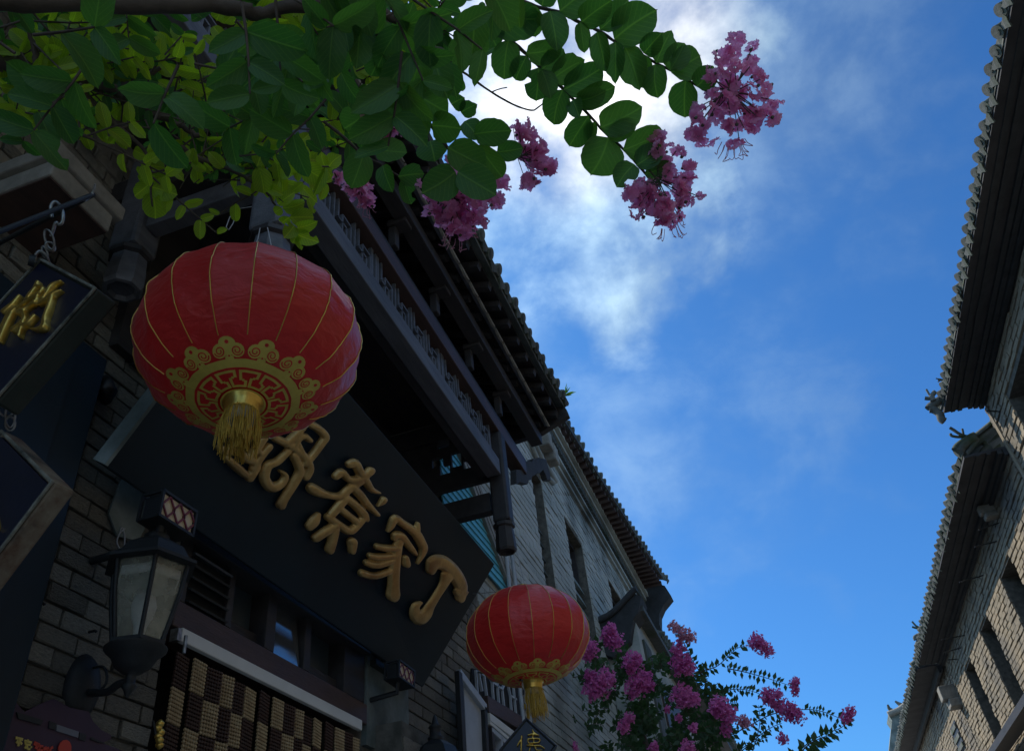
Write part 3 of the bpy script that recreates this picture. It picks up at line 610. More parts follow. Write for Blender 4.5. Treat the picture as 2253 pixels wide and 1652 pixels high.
rd = Vector((XW, pr0.y + 0.02, pr0.z)); s = MB(); s.tube([pr0, Vector((XW, pr0.y+.1, pr0.z+.08))], 0.007, 8); part('wall_stay', s, M['iron'], rodt)

nb = thing('vertical_navy_sign', 'tall dark navy sign box fixed to the brick behind the plaques', 'sign', (XW, 1.3, 1.5))
s = MB(); s.box((XW+0.02, 1.02, 1.2), (XW+0.10, 1.555, 3.36)); part('sign_box', s, M['sign'], nb, bevel=0.006)
s = MB(); s.box((XW+0.10, 1.10, 1.25), (XW+0.112, 1.43, 3.30)); part('face_panel', s, M['sign'], nb)

pz = thing('pavilion_poster', 'dark purple poster shaped like a pavilion roof low on the brick wall', 'poster', at(100,1640,x=XW+0.04))
def z4(X, Y): return at(X*.2626, 1218 + Y*.2626, x=XW+0.035)
s = MB(); s.prism([z4(*p) for p in ((-100,1120),(60,1255),(110,1250),(180,1330),(330,1255),(430,1218),(560,1290),(720,1325),(760,1410),(830,1480),(908,1520),(908,1555),(830,1585),(1130,1700),(1400,1900),(-100,1900))], (0.008,0,0)); part('board', s, M['purple'], pz)
for k, (mm, ps) in enumerate((('iron',[(105,1330),(330,1400),(310,1440),(120,1385)]),('iron',[(380,1405),(440,1425),(430,1480),(375,1465)]),('iron',[(635,1500),(690,1520),(680,1575),(630,1560)]),('greyprint',[(445,1435),(628,1495),(622,1545),(438,1488)]),('iron',[(735,1540),(850,1590),(800,1585),(730,1560)]))):
    s = MB(); s.prism([z4(*p) + X1*0.009 for p in ps], (0.003,0,0)); part('printed_bar', s, M[mm], pz)
def pstroke(lst, mm, nm):
    s = MB()
    for a, b, w in lst:
        p, q = z4(*a)+X1*0.010, z4(*b)+X1*0.010; s.beam(p, q, w, 0.002, up=X1)
    part(nm, s, M[mm], pz)
pstroke([((100,1545),(160,1560),.006),((130,1555),(105,1590),.005),((130,1565),(122,1615),.006),((135,1575),(152,1600),.005)], 'yellowprint', 'character')
pstroke([((175,1570),(235,1585),.005),((205,1560),(200,1580),.005),((185,1575),(182,1600),.005),((182,1600),(225,1605),.005),((178,1620),(185,1635),.005),((195,1612),(200,1640),.005),((200,1640),(222,1640),.005),((228,1618),(232,1630),.005)], 'yellowprint', 'character')
pstroke([((255,1590),(300,1610),.009),((290,1590),(270,1640),.009),((300,1620),(330,1625),.009),((325,1625),(315,1660),.009),((290,1640),(300,1660),.008)], 'redprint', 'character')
pstroke([((345,1620),(350,1650),.009),((365,1625),(372,1655),.009),((372,1655),(398,1650),.009),((400,1620),(405,1640),.009)], 'redprint', 'character')
s = MB(); c_ = z4(505,1640)+X1*0.011; s.prism([c_ + Vector((0, 0.022*math.cos(a*.5236), 0.022*math.sin(a*.5236))) for a in range(12)], (0.003,0,0)); part('red_dot', s, M['redprint'], pz)

# ------------------------------------------------------------------ red lanterns
NR = 18
def lantern(name_label, loc, Rr, kz, rot, cords, flen=0.46, tilt=0):
    t = thing('red_lantern', name_label, 'lantern', loc, 'red cloth lanterns'); zc = Rr*kz
    hd = Vector((-loc[0], -loc[1], 0)).normalized(); MT = Matrix.Rotation(R(tilt), 4, hd.cross(Z1)) @ Matrix.Rotation(rot, 4, 'Z')
    t.rotation_euler = MT.to_euler()
    vb = 0.19  # polar angle where the mouth opens
    def g(phi, v):
        a = (phi * NR / (2*math.pi)) % 1.0; a = a*2 - 1
        chord = math.cos(math.pi/NR) / math.cos(math.pi/NR*a); k_ = math.sin(v)
        return (1 - 1.25*k_) * 1 + 1.25*k_ * chord
    def surf(phi, v, off=0.0):
        rr = (Rr*math.sin(v)**0.94 + off*math.sin(v)) * g(phi, v); c_, s_ = math.cos(phi), math.sin(phi)
        fa = abs(((phi*NR/(2*math.pi)) % 1.0)*2 - 1)
        q = math.sin(v)*(0.0042*noise.noise(Vector((c_*2.6, s_*2.6+loc[0], v*3))) + 0.0026*noise.noise(Vector((c_*7+2*math.sin(v*4), s_*7, v*5+2))) + 0.0022*fa**3*noise.noise(Vector((c_*5, s_*5, v*22))))
        return Vector((rr*c_, rr*s_, -(zc+off)*math.cos(v))) * (1 + q/Rr)
    mb = MB(); nphi = NR*12; nv = 64; vs = []
    for i in range(nv+1):
        v = vb + (math.pi - 2*vb) * i/nv
        for k in range(nphi):
            phi = 2*math.pi*k/nphi; p = surf(phi, v)
            vs.append(p)
    mb.add(vs, [(i*nphi+k, i*nphi+(k+1)%nphi, (i+1)*nphi+(k+1)%nphi, (i+1)*nphi+k) for i in range(nv) for k in range(nphi)], True)
    part('cloth_shell', mb, M['red'], t, loc=(0,0,0))
    for k in range(NR):
        rib = MB(); rib.tube([surf(2*math.pi*k/NR, vb+0.5 + (math.pi-2*vb-0.6)*i/40, 0.0010) for i in range(41)], 0.0015*Rr/0.3, 6); part('wire_rib', rib, M['goldm'], t, loc=(0,0,0))
    # --- printed medallion, draped on the bottom of the shell
    def vof(rho): return math.asin(min(0.999, (rho/Rr)**(1/0.94)))
    def dp(rho, phi, off): return surf(phi, vof(rho), off)
    def band(mb, r0, r1, off, n=144):
        rows = 3; vs = []
        for i in range(rows+1):
            for k in range(n): vs.append(dp(r0+(r1-r0)*i/rows, 2*math.pi*k/n, off))
        mb.add(vs, [(i*n+k, i*n+(k+1)%n, (i+1)*n+(k+1)%n, (i+1)*n+k) for i in range(rows) for k in range(n)], True)
    def ribbon(mb, pts, w, off, closed=False):
        vs = []
        for i, (x, y) in enumerate(pts):
            a = pts[max(i-1,0)]; b = pts[min(i+1,len(pts)-1)]; dx, dy = b[0]-a[0], b[1]-a[1]; q = math.hypot(dx,dy) or 1; nx, ny = -dy/q, dx/q
            for sgn in (-1, 1):
                X, Y = x+nx*w/2*sgn, y+ny*w/2*sgn; vs.append(dp(Y, X, off) if False else (X, Y))
        return vs
    def put(mb, flat, faces, off, cphi, crho):  # local (tangential, radial) metres around a point of the medallion
        mb.add([dp(max(0.02, crho + y), cphi + x/max(0.05, crho + y*0.5), off) for x, y in flat], faces, True)
    pr = MB(); band(pr, Rr*0.395, Rr*0.470, 0.0014); band(pr, Rr*0.150, Rr*0.185, 0.0014)
    part('print_ring', pr, M['print'], t, loc=(0,0,0))
    key = MB(); nk = 11; ra, rb = Rr*0.215, Rr*0.362; w = Rr*0.023
    u0 = [(0,1),(.75,1),(.75,.6),(.5,.6),(.5,0),(1.25,0),(1.25,.4),(1.0,.4),(1.0,1)]
    for k in range(nk):
        for (a, b), (c, d) in zip(u0, u0[1:]):
            sub = 4 if abs(c-a) > 0.3 else 2
            for q in range(sub):
                x0, y0_, x1, y1_ = a+(c-a)*q/sub, b+(d-b)*q/sub, a+(c-a)*(q+1)/sub, b+(d-b)*(q+1)/sub
                P = []
                for x, y, ex in ((x0,y0_,-1),(x1,y1_,1)):
                    rr = ra+(rb-ra)*y; ph = 2*math.pi*(k+x)/nk
                    if a == c: P += [(rr + (0), ph - w/2/rr), (rr, ph + w/2/rr)]
                    else: P += [(rr - w/2, ph + (ex*w/2/rr if (q == 0 and ex < 0) or (q == sub-1 and ex > 0) else 0)), (rr + w/2, ph + (ex*w/2/rr if (q == 0 and ex < 0) or (q == sub-1 and ex > 0) else 0))]
                key.add([dp(r_, p_, 0.0014) for r_, p_ in P], [(0,1,3,2)])
    part('greek_key_print', key, M['print'], t, loc=(0,0,0))
    ns = 12; S = Rr/0.3*1.06; SW = Rr/0.3
    for k in range(ns):
        cphi = 2*math.pi*(k+0.5)/ns; crho = Rr*0.512; mb = MB(); rd_ = MB()
        def disc(m_, cx_, cy_, r_, off, n=14, sx=1.0):
            put(m_, [(cx_, cy_)] + [(cx_+sx*r_*math.cos(2*math.pi*i/n), cy_+r_*math.sin(2*math.pi*i/n)) for i in range(n)], [(0, 1+i, 1+(i+1)%n) for i in range(n)], off, cphi, crho)
        disc(mb, -0.019*S, 0.008*S, 0.0165*S, 0.0015); disc(mb, 0.019*S, 0.008*S, 0.0165*S, 0.0015); disc(mb, 0, 0.024*S, 0.0145*S, 0.0015, sx=1.25); disc(mb, 0, 0.008*S, 0.012*S, 0.0015); disc(mb, 0, -0.010*S, 0.008*S, 0.0015, sx=1.3)
        part('cloud_scroll_print', mb, M['print'], t, loc=(0,0,0))
        for sg_ in (-1, 1):
            pts = []
            for i in range(26):
                a = i/25*2*math.pi*1.6; r_ = 0.003*S + 0.0095*S*i/25; pts.append((sg_*(0.019*S + r_*math.cos(a+2.4)*1.0), 0.008*S + r_*math.sin(a+2.4)))
            fl = ribbon(rd_, pts, 0.0026*S, 0); put(rd_, fl, [(2*i, 2*i+1, 2*i+3, 2*i+2) for i in range(len(pts)-1)], 0.0022, cphi, crho)
        disc(rd_, 0, 0.027*S, 0.0042*S, 0.0022, 10); disc(rd_, 0, -0.004*S, 0.0025*S, 0.0022, 6)
        part('scroll_line_print', rd_, M['red'], t, loc=(0,0,0))
    # --- mouth, collar, tassels
    zb = -zc*math.cos(vb); rm_ = Rr*0.152; c = MB()
    c.lathe([(rm_*1.10, zb+0.004),(rm_*1.12, zb-0.004),(rm_*0.98, zb-0.008),(rm_*1.0, zb-0.016),(rm_*0.93, zb-0.020),(rm_*0.95, zb-0.030),(rm_*0.90, zb-0.034),(rm_*0.86, zb-0.034),(rm_*0.86, zb+0.006),(rm_*1.10, zb+0.004)], 40, cap=False); part('bottom_collar', c, M['goldm'], t, loc=(0,0,0))
    c = MB(); c.lathe([(rm_*0.84, zb-0.012),(rm_*0.82, zb-0.05),(rm_*0.55, zb-0.058),(rm_*0.50, zb-0.052),(rm_*0.55, zb-0.01)], 30, cap=False); part('inner_cup', c, M['white'] , t, loc=(0,0,0))
    c = MB(); c.lathe([(rm_*1.0, -zb-0.002),(rm_*1.02, -zb+0.012),(rm_*0.9, -zb+0.016),(rm_*0.92, -zb+0.026),(rm_*0.6, -zb+0.030)], 40, cap=True); part('top_collar', c, M['goldm'], t, loc=(0,0,0))
    fr_ = MB(); rn = random.Random(4)
    for k in range(150):
        a = 2*math.pi*(k + rn.uniform(-.4,.4))/150; r0 = rm_*rn.uniform(0.80, 0.93); ln = Rr*flen*rn.uniform(0.72, 1.04); fl = rn.uniform(1.0, 1.3); dx, dy = rn.uniform(-.004,.004), rn.uniform(-.004,.004)
        da = rn.uniform(-.10,.10)
        fr_.tube([(r0*math.cos(a), r0*math.sin(a), zb-0.028), (r0*fl*math.cos(a+da*.6), r0*fl*math.sin(a+da*.6), zb-0.028-ln*0.45), (r0*fl*math.cos(a+da)+dx, r0*fl*math.sin(a+da)+dy, zb-0.028-ln)], 0.0010*S, 3, cap=False)
    for k in range(5):
        a0 = 2*math.pi*k/5+0.3; bx_, by_ = 0.25*rm_*math.cos(a0), 0.25*rm_*math.sin(a0)
        for q in range(9):
            e1_, e2_ = rn.uniform(-.004,.004), rn.uniform(-.004,.004); fr_.tube([(bx_, by_, zb-0.02), (bx_*1.3+e1_, by_*1.3+e2_, zb-0.07), (bx_*1.5+2*e1_, by_*1.5+2*e2_, zb-0.028-Rr*0.42)], 0.001*S, 3, cap=False)
    part('tassel_fringe', fr_, M['tassel'], t, kind='stuff', loc=(0,0,0))
    cd = MB()
    il = MT.inverted()
    for pts in cords:
        cd.tube([il @ (Vector(p) - Vector(loc)) for p in pts], 0.0018, 5)
    part('hanging_cord', cd, M['cord'], t, loc=(0,0,0))
    return t
M['tassel'] = mat('golden_tassel_thread', (0.66,0.43,0.07), (0.50,0.30,0.045), 200, 0.45, bump=0)
L1 = at(551, 757, r=2.05); top1 = at(577, 466, y=1.5)
tc1 = L1 + Z1*0.205
lantern('large red lantern with gold cloud medallion hanging in front of the signboard', L1, 0.262, 0.74, R(4), [[tc1+Vector((-.05,.0,0)), at(567,525,y=1.40), at(575,486,y=1.46), top1], [tc1+Vector((.05,.01,0)), at(588,500,y=1.44), at(576,482,y=1.46)], [top1, at(553,455,y=1.5), at(523,460,y=1.48), at(505,478,y=1.45), at(497,500,y=1.44), at(503,506,y=1.44), at(512,492,y=1.45), at(520,470,y=1.47)]], 0.42, 6)
L2 = at(1160, 1398, r=4.12)
t2 = L2 + Z1*0.235
lantern('smaller looking red lantern hanging by the far end of the signboard', L2, 0.296, 0.76, R(11), [[t2+Vector((-.02,0,-.02)), at(1128,1208,y=3.86)], [t2+Vector((.02,0,-.02)), at(1134,1200,y=3.86)], [t2, at(1040,1306,y=3.95), at(1010,1312,x=XW+0.05)]])

# ------------------------------------------------------------------ wall lamps
def sconce(label, base, scale=1.0, wall=True):
    """coach lamp; base = centre of the glass body"""
    t = thing('wall_lantern', label, 'wall lamp', base, 'black iron coach lamps'); t.scale = (scale,)*3
    H, r0, r1 = 0.235, 0.070, 0.112; n = 6
    def hexp(r_, z, k): a = 2*math.pi*(k+0.25)/n; return Vector((r_*math.cos(a), r_*math.sin(a), z))
    prof = [(r0, -H/2), (r0*1.22, -H*0.2), (r0*1.45, H*0.12), (r1, H/2)]
    ribs = MB()
    for k in range(n): ribs.tube([hexp(a, z, k) for a, z in prof], 0.0065, 6)
    ribs.lathe([(r0*1.02,-H/2-0.008),(r0*1.16,-H/2-0.004),(r0*1.16,-H/2+0.006),(r0*1.02,-H/2+0.008)], 6, rot=2*math.pi*0.25/6, smooth=False)
    part('body_frame', ribs, M['iron'], t, loc=(0,0,0))
    for k in range(n):
        g_ = MB()
        for (a, z), (b, z2) in zip(prof, prof[1:]): g_.add([hexp(a*.97,z,k), hexp(a*.97,z,k+1), hexp(b*.97,z2,k+1), hexp(b*.97,z2,k)], [(0,1,2,3)])
        part('glass_pane', g_, M['lampglass'], t, loc=(0,0,0))
    bulb = MB(); bulb.lathe([(0.012,-0.115),(0.018,-0.06),(0.03,-0.035),(0.036,0.0),(0.028,0.03),(0.002,0.042)], 16, cap=True); part('bulb', bulb, M['white'], t, loc=(0,0,0))
    ring = MB(); ring.lathe([(r1*0.80,H*0.30),(r1*0.84,H*0.30),(r1*0.84,H*0.42),(r1*0.80,H*0.42),(r1*0.80,H*0.30)], 6, rot=2*math.pi*0.25/6, cap=False); part('inner_ring', ring, M['white'], t, loc=(0,0,0))
    cap_ = MB(); cap_.lathe([(r1*1.08,H/2-0.004),(r1*1.24,H/2),(r1*1.24,H/2+0.010),(r1*1.02,H/2+0.020),(r1*0.80,H/2+0.062),(r1*0.46,H/2+0.088),(r1*0.30,H/2+0.095)], 6, rot=2*math.pi*0.25/6, smooth=False)
    cap_.lathe([(0.034,H/2+0.095),(0.038,H/2+0.108),(0.026,H/2+0.118),(0.026,H/2+0.150),(0.034,H/2+0.155),(0.016,H/2+0.172),(0.010,H/2+0.20),(0.002,H/2+0.215)], 16)
    part('cap', cap_, M['iron'], t, loc=(0,0,0))
    bt = MB(); bt.lathe([(r0*1.22,-H/2-0.008),(r0*1.20,-H/2-0.014),(r0*0.92,-H/2-0.030),(r0*0.70,-H/2-0.058),(r0*0.40,-H/2-0.074),(0.014,-H/2-0.080),(0.014,-H/2-0.105),(0.021,-H/2-0.112),(0.012,-H/2-0.125),(0.003,-H/2-0.142)], 20); part('bottom_cup', bt, M['iron'], t, loc=(0,0,0))
    arm = MB(); wx = (XW - base.x)/scale
    arm.tube(smooth([(0,0,-H/2-0.095),(-0.05,0.01,-H/2-0.095),(-0.10,0.03,-H/2-0.10),(wx+0.04,0.06,-H/2-0.075)],5), 0.011, 8)
    part('arm', arm, M['iron'], t, loc=(0,0,0))
    pl_ = MB(); n_ = 22; pr = [(0.082,0.0),(0.085,0.012),(0.070,0.028),(0.045,0.045),(0.02,0.052),(0.001,0.053)]; vs = []
    for r_, h_ in pr:
        for k in range(n_): a = 2*math.pi*k/n_; vs.append((wx+h_, 0.065+0.8*r_*math.cos(a), -H/2-0.055+1.15*r_*math.sin(a)))
    pl_.add(vs, [(i*n_+k, i*n_+(k+1)%n_, (i+1)*n_+(k+1)%n_, (i+1)*n_+k) for i in range(len(pr)-1) for k in range(n_)], True); part('wall_plate', pl_, M['iron'], t, loc=(0,0,0))
    sc_ = MB(); sc_.tube(smooth([(wx+0.03,0.06,-H/2-0.005),(wx+0.09,0.05,-H/2-0.015),(wx+0.11,0.05,-H/2-0.065),(wx+0.06,0.06,-H/2-0.09)],5), 0.004, 6); part('scroll', sc_, M['iron'], t, loc=(0,0,0))
    return t
sconce('near black coach lamp on the brick wall beside the bead curtain', at(316, 1334, x=-1.575) , 0.95)
sconce('second black coach lamp low at the bottom edge before the open casement', at(962, 1735, x=-1.575), 1.0)
w_ = thing('loose_cable', 'loop of loose cable on the wall above the near coach lamp', 'cable', at(270,1180,x=XW+0.03))
s = MB(); s.tube(smooth([tuple(at(a,b,x=XW+0.03)) for a, b in ((275,1162),(262,1175),(257,1195),(270,1210),(274,1180),(268,1160),(262,1175))],4), 0.0022, 5); part('cable', s, M['cord'], w_)

# ------------------------------------------------------------------ tiled eaves
def tilemesh(rad, ln, sg_):
    """cover tile: half round tile with its round end disc; inward = local -X*sg_, tile lies along x"""
    mb = MB(); n = 8; s_ = -sg_
    top = [(0, rad*math.cos(math.pi*k/n), rad*math.sin(math.pi*k/n)) for k in range(n+1)]
    back = [(s_*ln, y, z) for x, y, z in top]; mb.add(top + back, [(k, k+1, n+2+k, n+1+k) for k in range(n)], True)
    c = [(-s_*0.006, rad*1.08*math.cos(2*math.pi*k/14), rad*1.08*math.sin(2*math.pi*k/14)) for k in range(14)]; d = [(s_*0.012, y, z) for x, y, z in c]
    mb.add(c + d, [tuple(range(14)), tuple(range(14,28))[::-1]] + [(k, (k+1)%14, 14+(k+1)%14, 14+k) for k in range(14)])
    c2 = [(-s_*0.012, rad*.55*math.cos(2*math.pi*k/8), rad*.55*math.sin(2*math.pi*k/8)) for k in range(8)]; mb.add(c2, [tuple(range(8))])
    return mb.mesh('cover_tile', M['tile'])
def dripmesh(w, h, ln, sg_):
    mb = MB(); s_ = -sg_; pr = [(-w/2, 0.012), (-w/2*.9, -h*.25), (-w*.22, -h*.55), (0, -h), (w*.22, -h*.55), (w/2*.9, -h*.25), (w/2, 0.012)]
    mb.prism([(0, y, z) for y, z in pr], (s_*0.014, 0, 0))
    tr = [(0, -w/2, 0.012), (0, 0, -0.016), (0, w/2, 0.012)]; mb.add(tr + [(s_*ln, y, z) for x, y, z in tr], [(0,1,4,3),(1,2,5,4)])
    return mb.mesh('drip_tile', M['tile'])
def eave(parent, pts, period, rad, inward, slope, ln=0.7, depth=1.6, seed=1, limit=280):
    """pts: polyline of the eave edge; inward = +1 / -1 sign of x towards the building"""
    rn = random.Random(seed); base = wloc(parent); cm = tilemesh(rad, ln, -inward); dm = dripmesh(period*0.72, rad*1.5, ln, -inward)
    pts = [Vector(p) for p in pts]; tot = 0; n = 0
    for a, b in zip(pts, pts[1:]):
        d = b - a; Ln = d.length; k = int(Ln/period)
        rz = math.atan2(-d.x, d.y) if d.y else 0
        for i in range(k):
            for nm, me, off, dz in (('cover_tile', cm, 0.0, 0.0), ('drip_tile', dm, 0.5, -rad*0.35)):
                p = a + d*((i+off+0.25)/k) + Vector((rn.uniform(-.3,.3)*rad*.5, rn.uniform(-.1,.1)*rad, dz + rn.uniform(-.35,.35)*rad))
                o = bpy.data.objects.new(nm, me); C.objects.link(o); o.parent = parent; o.location = p - base
                o.rotation_euler = (rn.uniform(-.06,.06), -inward*slope if nm == 'cover_tile' else -inward*slope*0.8, rz + rn.uniform(-.04,.04))
    # the roof plane behind the edge tiles
    s = MB(); hz = math.tan(slope)
    for a, b in zip(pts, pts[1:]):
        for (d0, d1, zo) in ((0.02, depth, -0.03),):
            A_ = a + Vector((inward*d0, 0, d0*hz + zo)); B_ = b + Vector((inward*d0, 0, d0*hz + zo)); C_ = b + Vector((inward*d1, 0, d1*hz + zo)); D2 = a + Vector((inward*d1, 0, d1*hz + zo))
            s.prism([A_, B_, C_, D2], (0, 0, -0.035))
        k = int((b-a).length/period)
        for i in range(k):
            p = a + (b-a)*((i+0.25)/k) + Vector((inward*(ln*.9), 0, ln*.9*hz)); q = p + Vector((inward*(depth-ln), 0, (depth-ln)*hz)); s.tube([p, q], rad, 6, cap=False)
    part('roof_slope', s, M['tile'], parent)

# ------------------------------------------------------------------ timber canopy over the shop window
XO = -1.1
can = thing('timber_canopy', 'dark timber canopy with lattice valance, drop posts and tiled eave over the signboard', 'canopy', (XW, 2.0, 3.6))
def cpart(name, mm, *boxes, bevel=0.004):
    s = MB()
    for a, b in boxes: s.box(a, b)
    return part(name, s, M[mm], can, bevel=bevel)
cpart('front_beam', 'woodgrey', ((XO-0.05, -0.8, 3.935), (XO+0.03, 3.72, 4.035)))
cpart('front_beam', 'wood', ((XO-0.10, -0.8, 3.95), (XO-0.052, 3.72, 4.02)))
cpart('top_rail', 'woodbrown', ((XO-0.05, -0.8, 4.25), (XO+0.035, 4.30, 4.345)))
cpart('top_rail', 'wood', ((XO-0.04, -0.8, 4.347), (XO+0.01, 4.45, 4.43)))
cpart('eave_purlin', 'wood', ((-1.32, -0.8, 4.68), (-1.22, 4.58, 4.78)))
cpart('eave_purlin', 'wood', ((-1.08, -0.8, 4.62), (-1.00, 4.58, 4.70)))
# lattice valance: each bay one panel, its bars the fretwork
for by in range(-1, 6):
    y0 = by*0.74 + 0.02; y1 = y0 + 0.70; s = MB(); z0, z1 = 4.037, 4.248; w_ = 0.010; xm = XO - 0.008
    def bar(p, q, w_=w_): s.beam((xm, *p), (xm, *q), w_, 0.018, up=X1)
    if y1 > 3.7: y1 = 3.70
    for yy in (y0, y1): bar((yy, z0), (yy, z1), 0.02)
    n = 4; wd = (y1-y0)/n
    if y1 - y0 > 0.3:
        for i in range(n):
            a = y0 + i*wd; m_ = (z0+z1)/2
            bar((a+wd*.1, z0+.05), (a+wd*.5, z0+.05)); bar((a+wd*.5, z0+.05), (a+wd*.5, z1-.06)); bar((a+wd*.5, z1-.06), (a+wd*.9, z1-.06)); bar((a+wd*.1, z0+.05), (a+wd*.1, z1)); bar((a+wd*.9, z0), (a+wd*.9, z1-.06))
            bar((a+wd*.3, m_), (a+wd*.7, m_)); bar((a+wd*.7, m_), (a+wd*.7, z0)); bar((a+wd*.3, m_), (a+wd*.3, z1))
        part('lattice_panel', s, M['woodgrey'], can)
# drop posts with collars and turned ends
def droppost(x, y, zb, zt, w, mm='woodgrey'):
    s = MB(); s.box((x-w/2, y-w/2, zb+0.17), (x+w/2, y+w/2, zt)); o = part('drop_post', s, M[mm], can, bevel=w*0.14)
    s = MB(); s.lathe([(w*.50, zb+0.168),(w*.62, zb+0.164),(w*.62, zb+0.145),(w*.50, zb+0.138)], 8, (x,y,0), smooth=False, rot=math.pi/8); part('collar', s, M['wood'], o)
    s = MB(); s.lathe([(w*.50, zb+0.138),(w*.57, zb+0.06),(w*.58, zb+0.015),(w*.52, zb+0.002),(w*.42, zb),(w*.34, zb+0.014),(w*.12, zb+0.016)], 8, (x,y,0), smooth=False, rot=math.pi/8); part('turned_end', s, M[mm], o)
droppost(XO, 1.5, 3.44, 4.25, 0.115); droppost(XO-0.005, 3.80, 3.51, 4.25, 0.095, 'wood')
droppost(-1.66, 1.5, 3.60, 4.25, 0.115); droppost(XO, -0.5, 3.5, 4.25, 0.115)
cpart('tie_beam', 'woodgrey', ((-1.60, 1.47, 3.86), (XO-0.06, 1.53, 3.95)))
cpart('tie_beam', 'wood', ((-1.80, 1.46, 4.06), (XO-0.06, 1.54, 4.17)))
cpart('tie_beam', 'wood', ((-1.80, 3.77, 3.76), (XO-0.06, 3.83, 3.875)))
cpart('tie_beam', 'wood', ((-1.80, 3.76, 4.30), (XO-0.06, 3.84, 4.42)))
def pxz(px, py, y=3.80): p = at(px, py, y=y); return p.x, p.z
hl = []
for (a, b, c, d) in ((952,1013,977,1026),(969,1028,992,1042),(993,1000,1017,1026),(1020,1015,1044,1029),(962,968,990,984)):
    x0, z1 = pxz(a, b); x1, z0 = pxz(c, d); hl.append((x0, x1, min(z0,z1), max(z0,z1)))
s = MB()
for a, b, za, zb in wallrects(-1.80, XO-0.06, 3.96, 4.298, hl): s.box((a, 3.785, za), (b, 3.81, zb))
part('pierced_bracket_board', s, M['wood'], can)
cpart('ceiling_board', 'wood', ((XW, -0.8, 4.42), (XO-0.02, 3.76, 4.45)))
s = MB(); s.box((XW, 1.62, 3.5), (XW+0.05, 3.90, 4.42)); o = part('back_panel', s, M['wood'], can)
for yy in (1.9, 2.3, 2.7, 3.1, 3.5):
    s = MB(); s.box((XW+0.05, yy, 3.52), (XW+0.075, yy+0.05, 4.40)); part('panel_stile', s, M['wood'], o, bevel=0.003)
# carved bracket hand
s = MB(); s.prism([at(a,b,x=XO-0.02) for a, b in ((1122,1036),(1136,1037),(1140,1031),(1137,1024),(1142,1018),(1152,1017),(1158,1019),(1160,1012),(1168,1015),(1172,1009),(1182,1011),(1190,1013),(1192,1022),(1198,1042),(1200,1060),(1192,1058),(1188,1046),(1183,1036),(1176,1044),(1168,1045),(1162,1050),(1158,1051),(1157,1058),(1150,1060),(1148,1068),(1138,1066),(1130,1064),(1122,1068))], (0.04,0,0)); part('carved_bracket', s, M['tiledark'], can, bevel=0.003)
for i in range(9):
    yy = -0.1 + i*0.5; s = MB(); s.box((XO-0.02, yy, 4.47), (XO+0.02, yy+0.045, 4.60)); s.box((XO-0.02, yy-0.015, 4.60), (XO+0.08, yy+0.06, 4.635)); part('bracket_block', s, M['wood'], can, bevel=0.005)
for i in range(30):
    yy = -0.4 + i*0.17
    s = MB(); s.tube([(-1.75, yy, 5.08), (-0.98, yy, 4.755)], 0.026, 8); part('rafter', s, M['wood'], can)
    s = MB(); s.beam((-1.30, yy, 4.93), (-0.86, yy, 4.795), 0.045, 0.04); part('flying_rafter', s, M['wood'], can)
s = MB(); s.prism([(-0.86,-0.8,4.83),(-0.86,4.58,4.83),(-1.8,4.58,5.17),(-1.8,-0.8,5.17)], (0,0,0.02)); part('soffit_board', s, M['wood'], can)
cpart('fascia', 'woodgrey', ((-0.965, -0.8, 4.742), (-0.945, 4.56, 4.778)))
s = MB()
for i in range(38):   # scalloped drip strip along the inner fascia
    yy = -0.75 + i*0.14; s.prism([(-0.94, yy, 4.742), (-0.94, yy+0.03, 4.722), (-0.94, yy+0.07, 4.712), (-0.94, yy+0.11, 4.722), (-0.94, yy+0.135, 4.742)], (0.012,0,0))
part('scalloped_edge', s, M['stone'], can)
s = MB(); s.prism([(-0.80,4.58,4.86),(-0.79,4.58,4.80),(-1.0,4.58,4.72),(-1.34,4.58,4.70),(-1.8,4.58,4.86),(-1.8,4.58,5.34)], (0,0.05,0)); part('barge_board', s, M['wood'], can, bevel=0.004)
rf = part('tile_roof', (lambda s: (s.box((-1.8,-0.8,5.40),(-1.72,4.62,5.50)), s)[1])(MB()), M['tile'], can)
eave(rf, [(-0.80,-0.8,4.885),(-0.80,4.0,4.885),(-0.79,4.62,4.93)], 0.145, 0.033, -1, R(24), ln=0.5, depth=1.0, seed=4)
wd_ = thing('roof_weed', 'small bright green weed growing at the corner of the canopy tiles', 'weed', (-0.8, 4.55, 4.97))

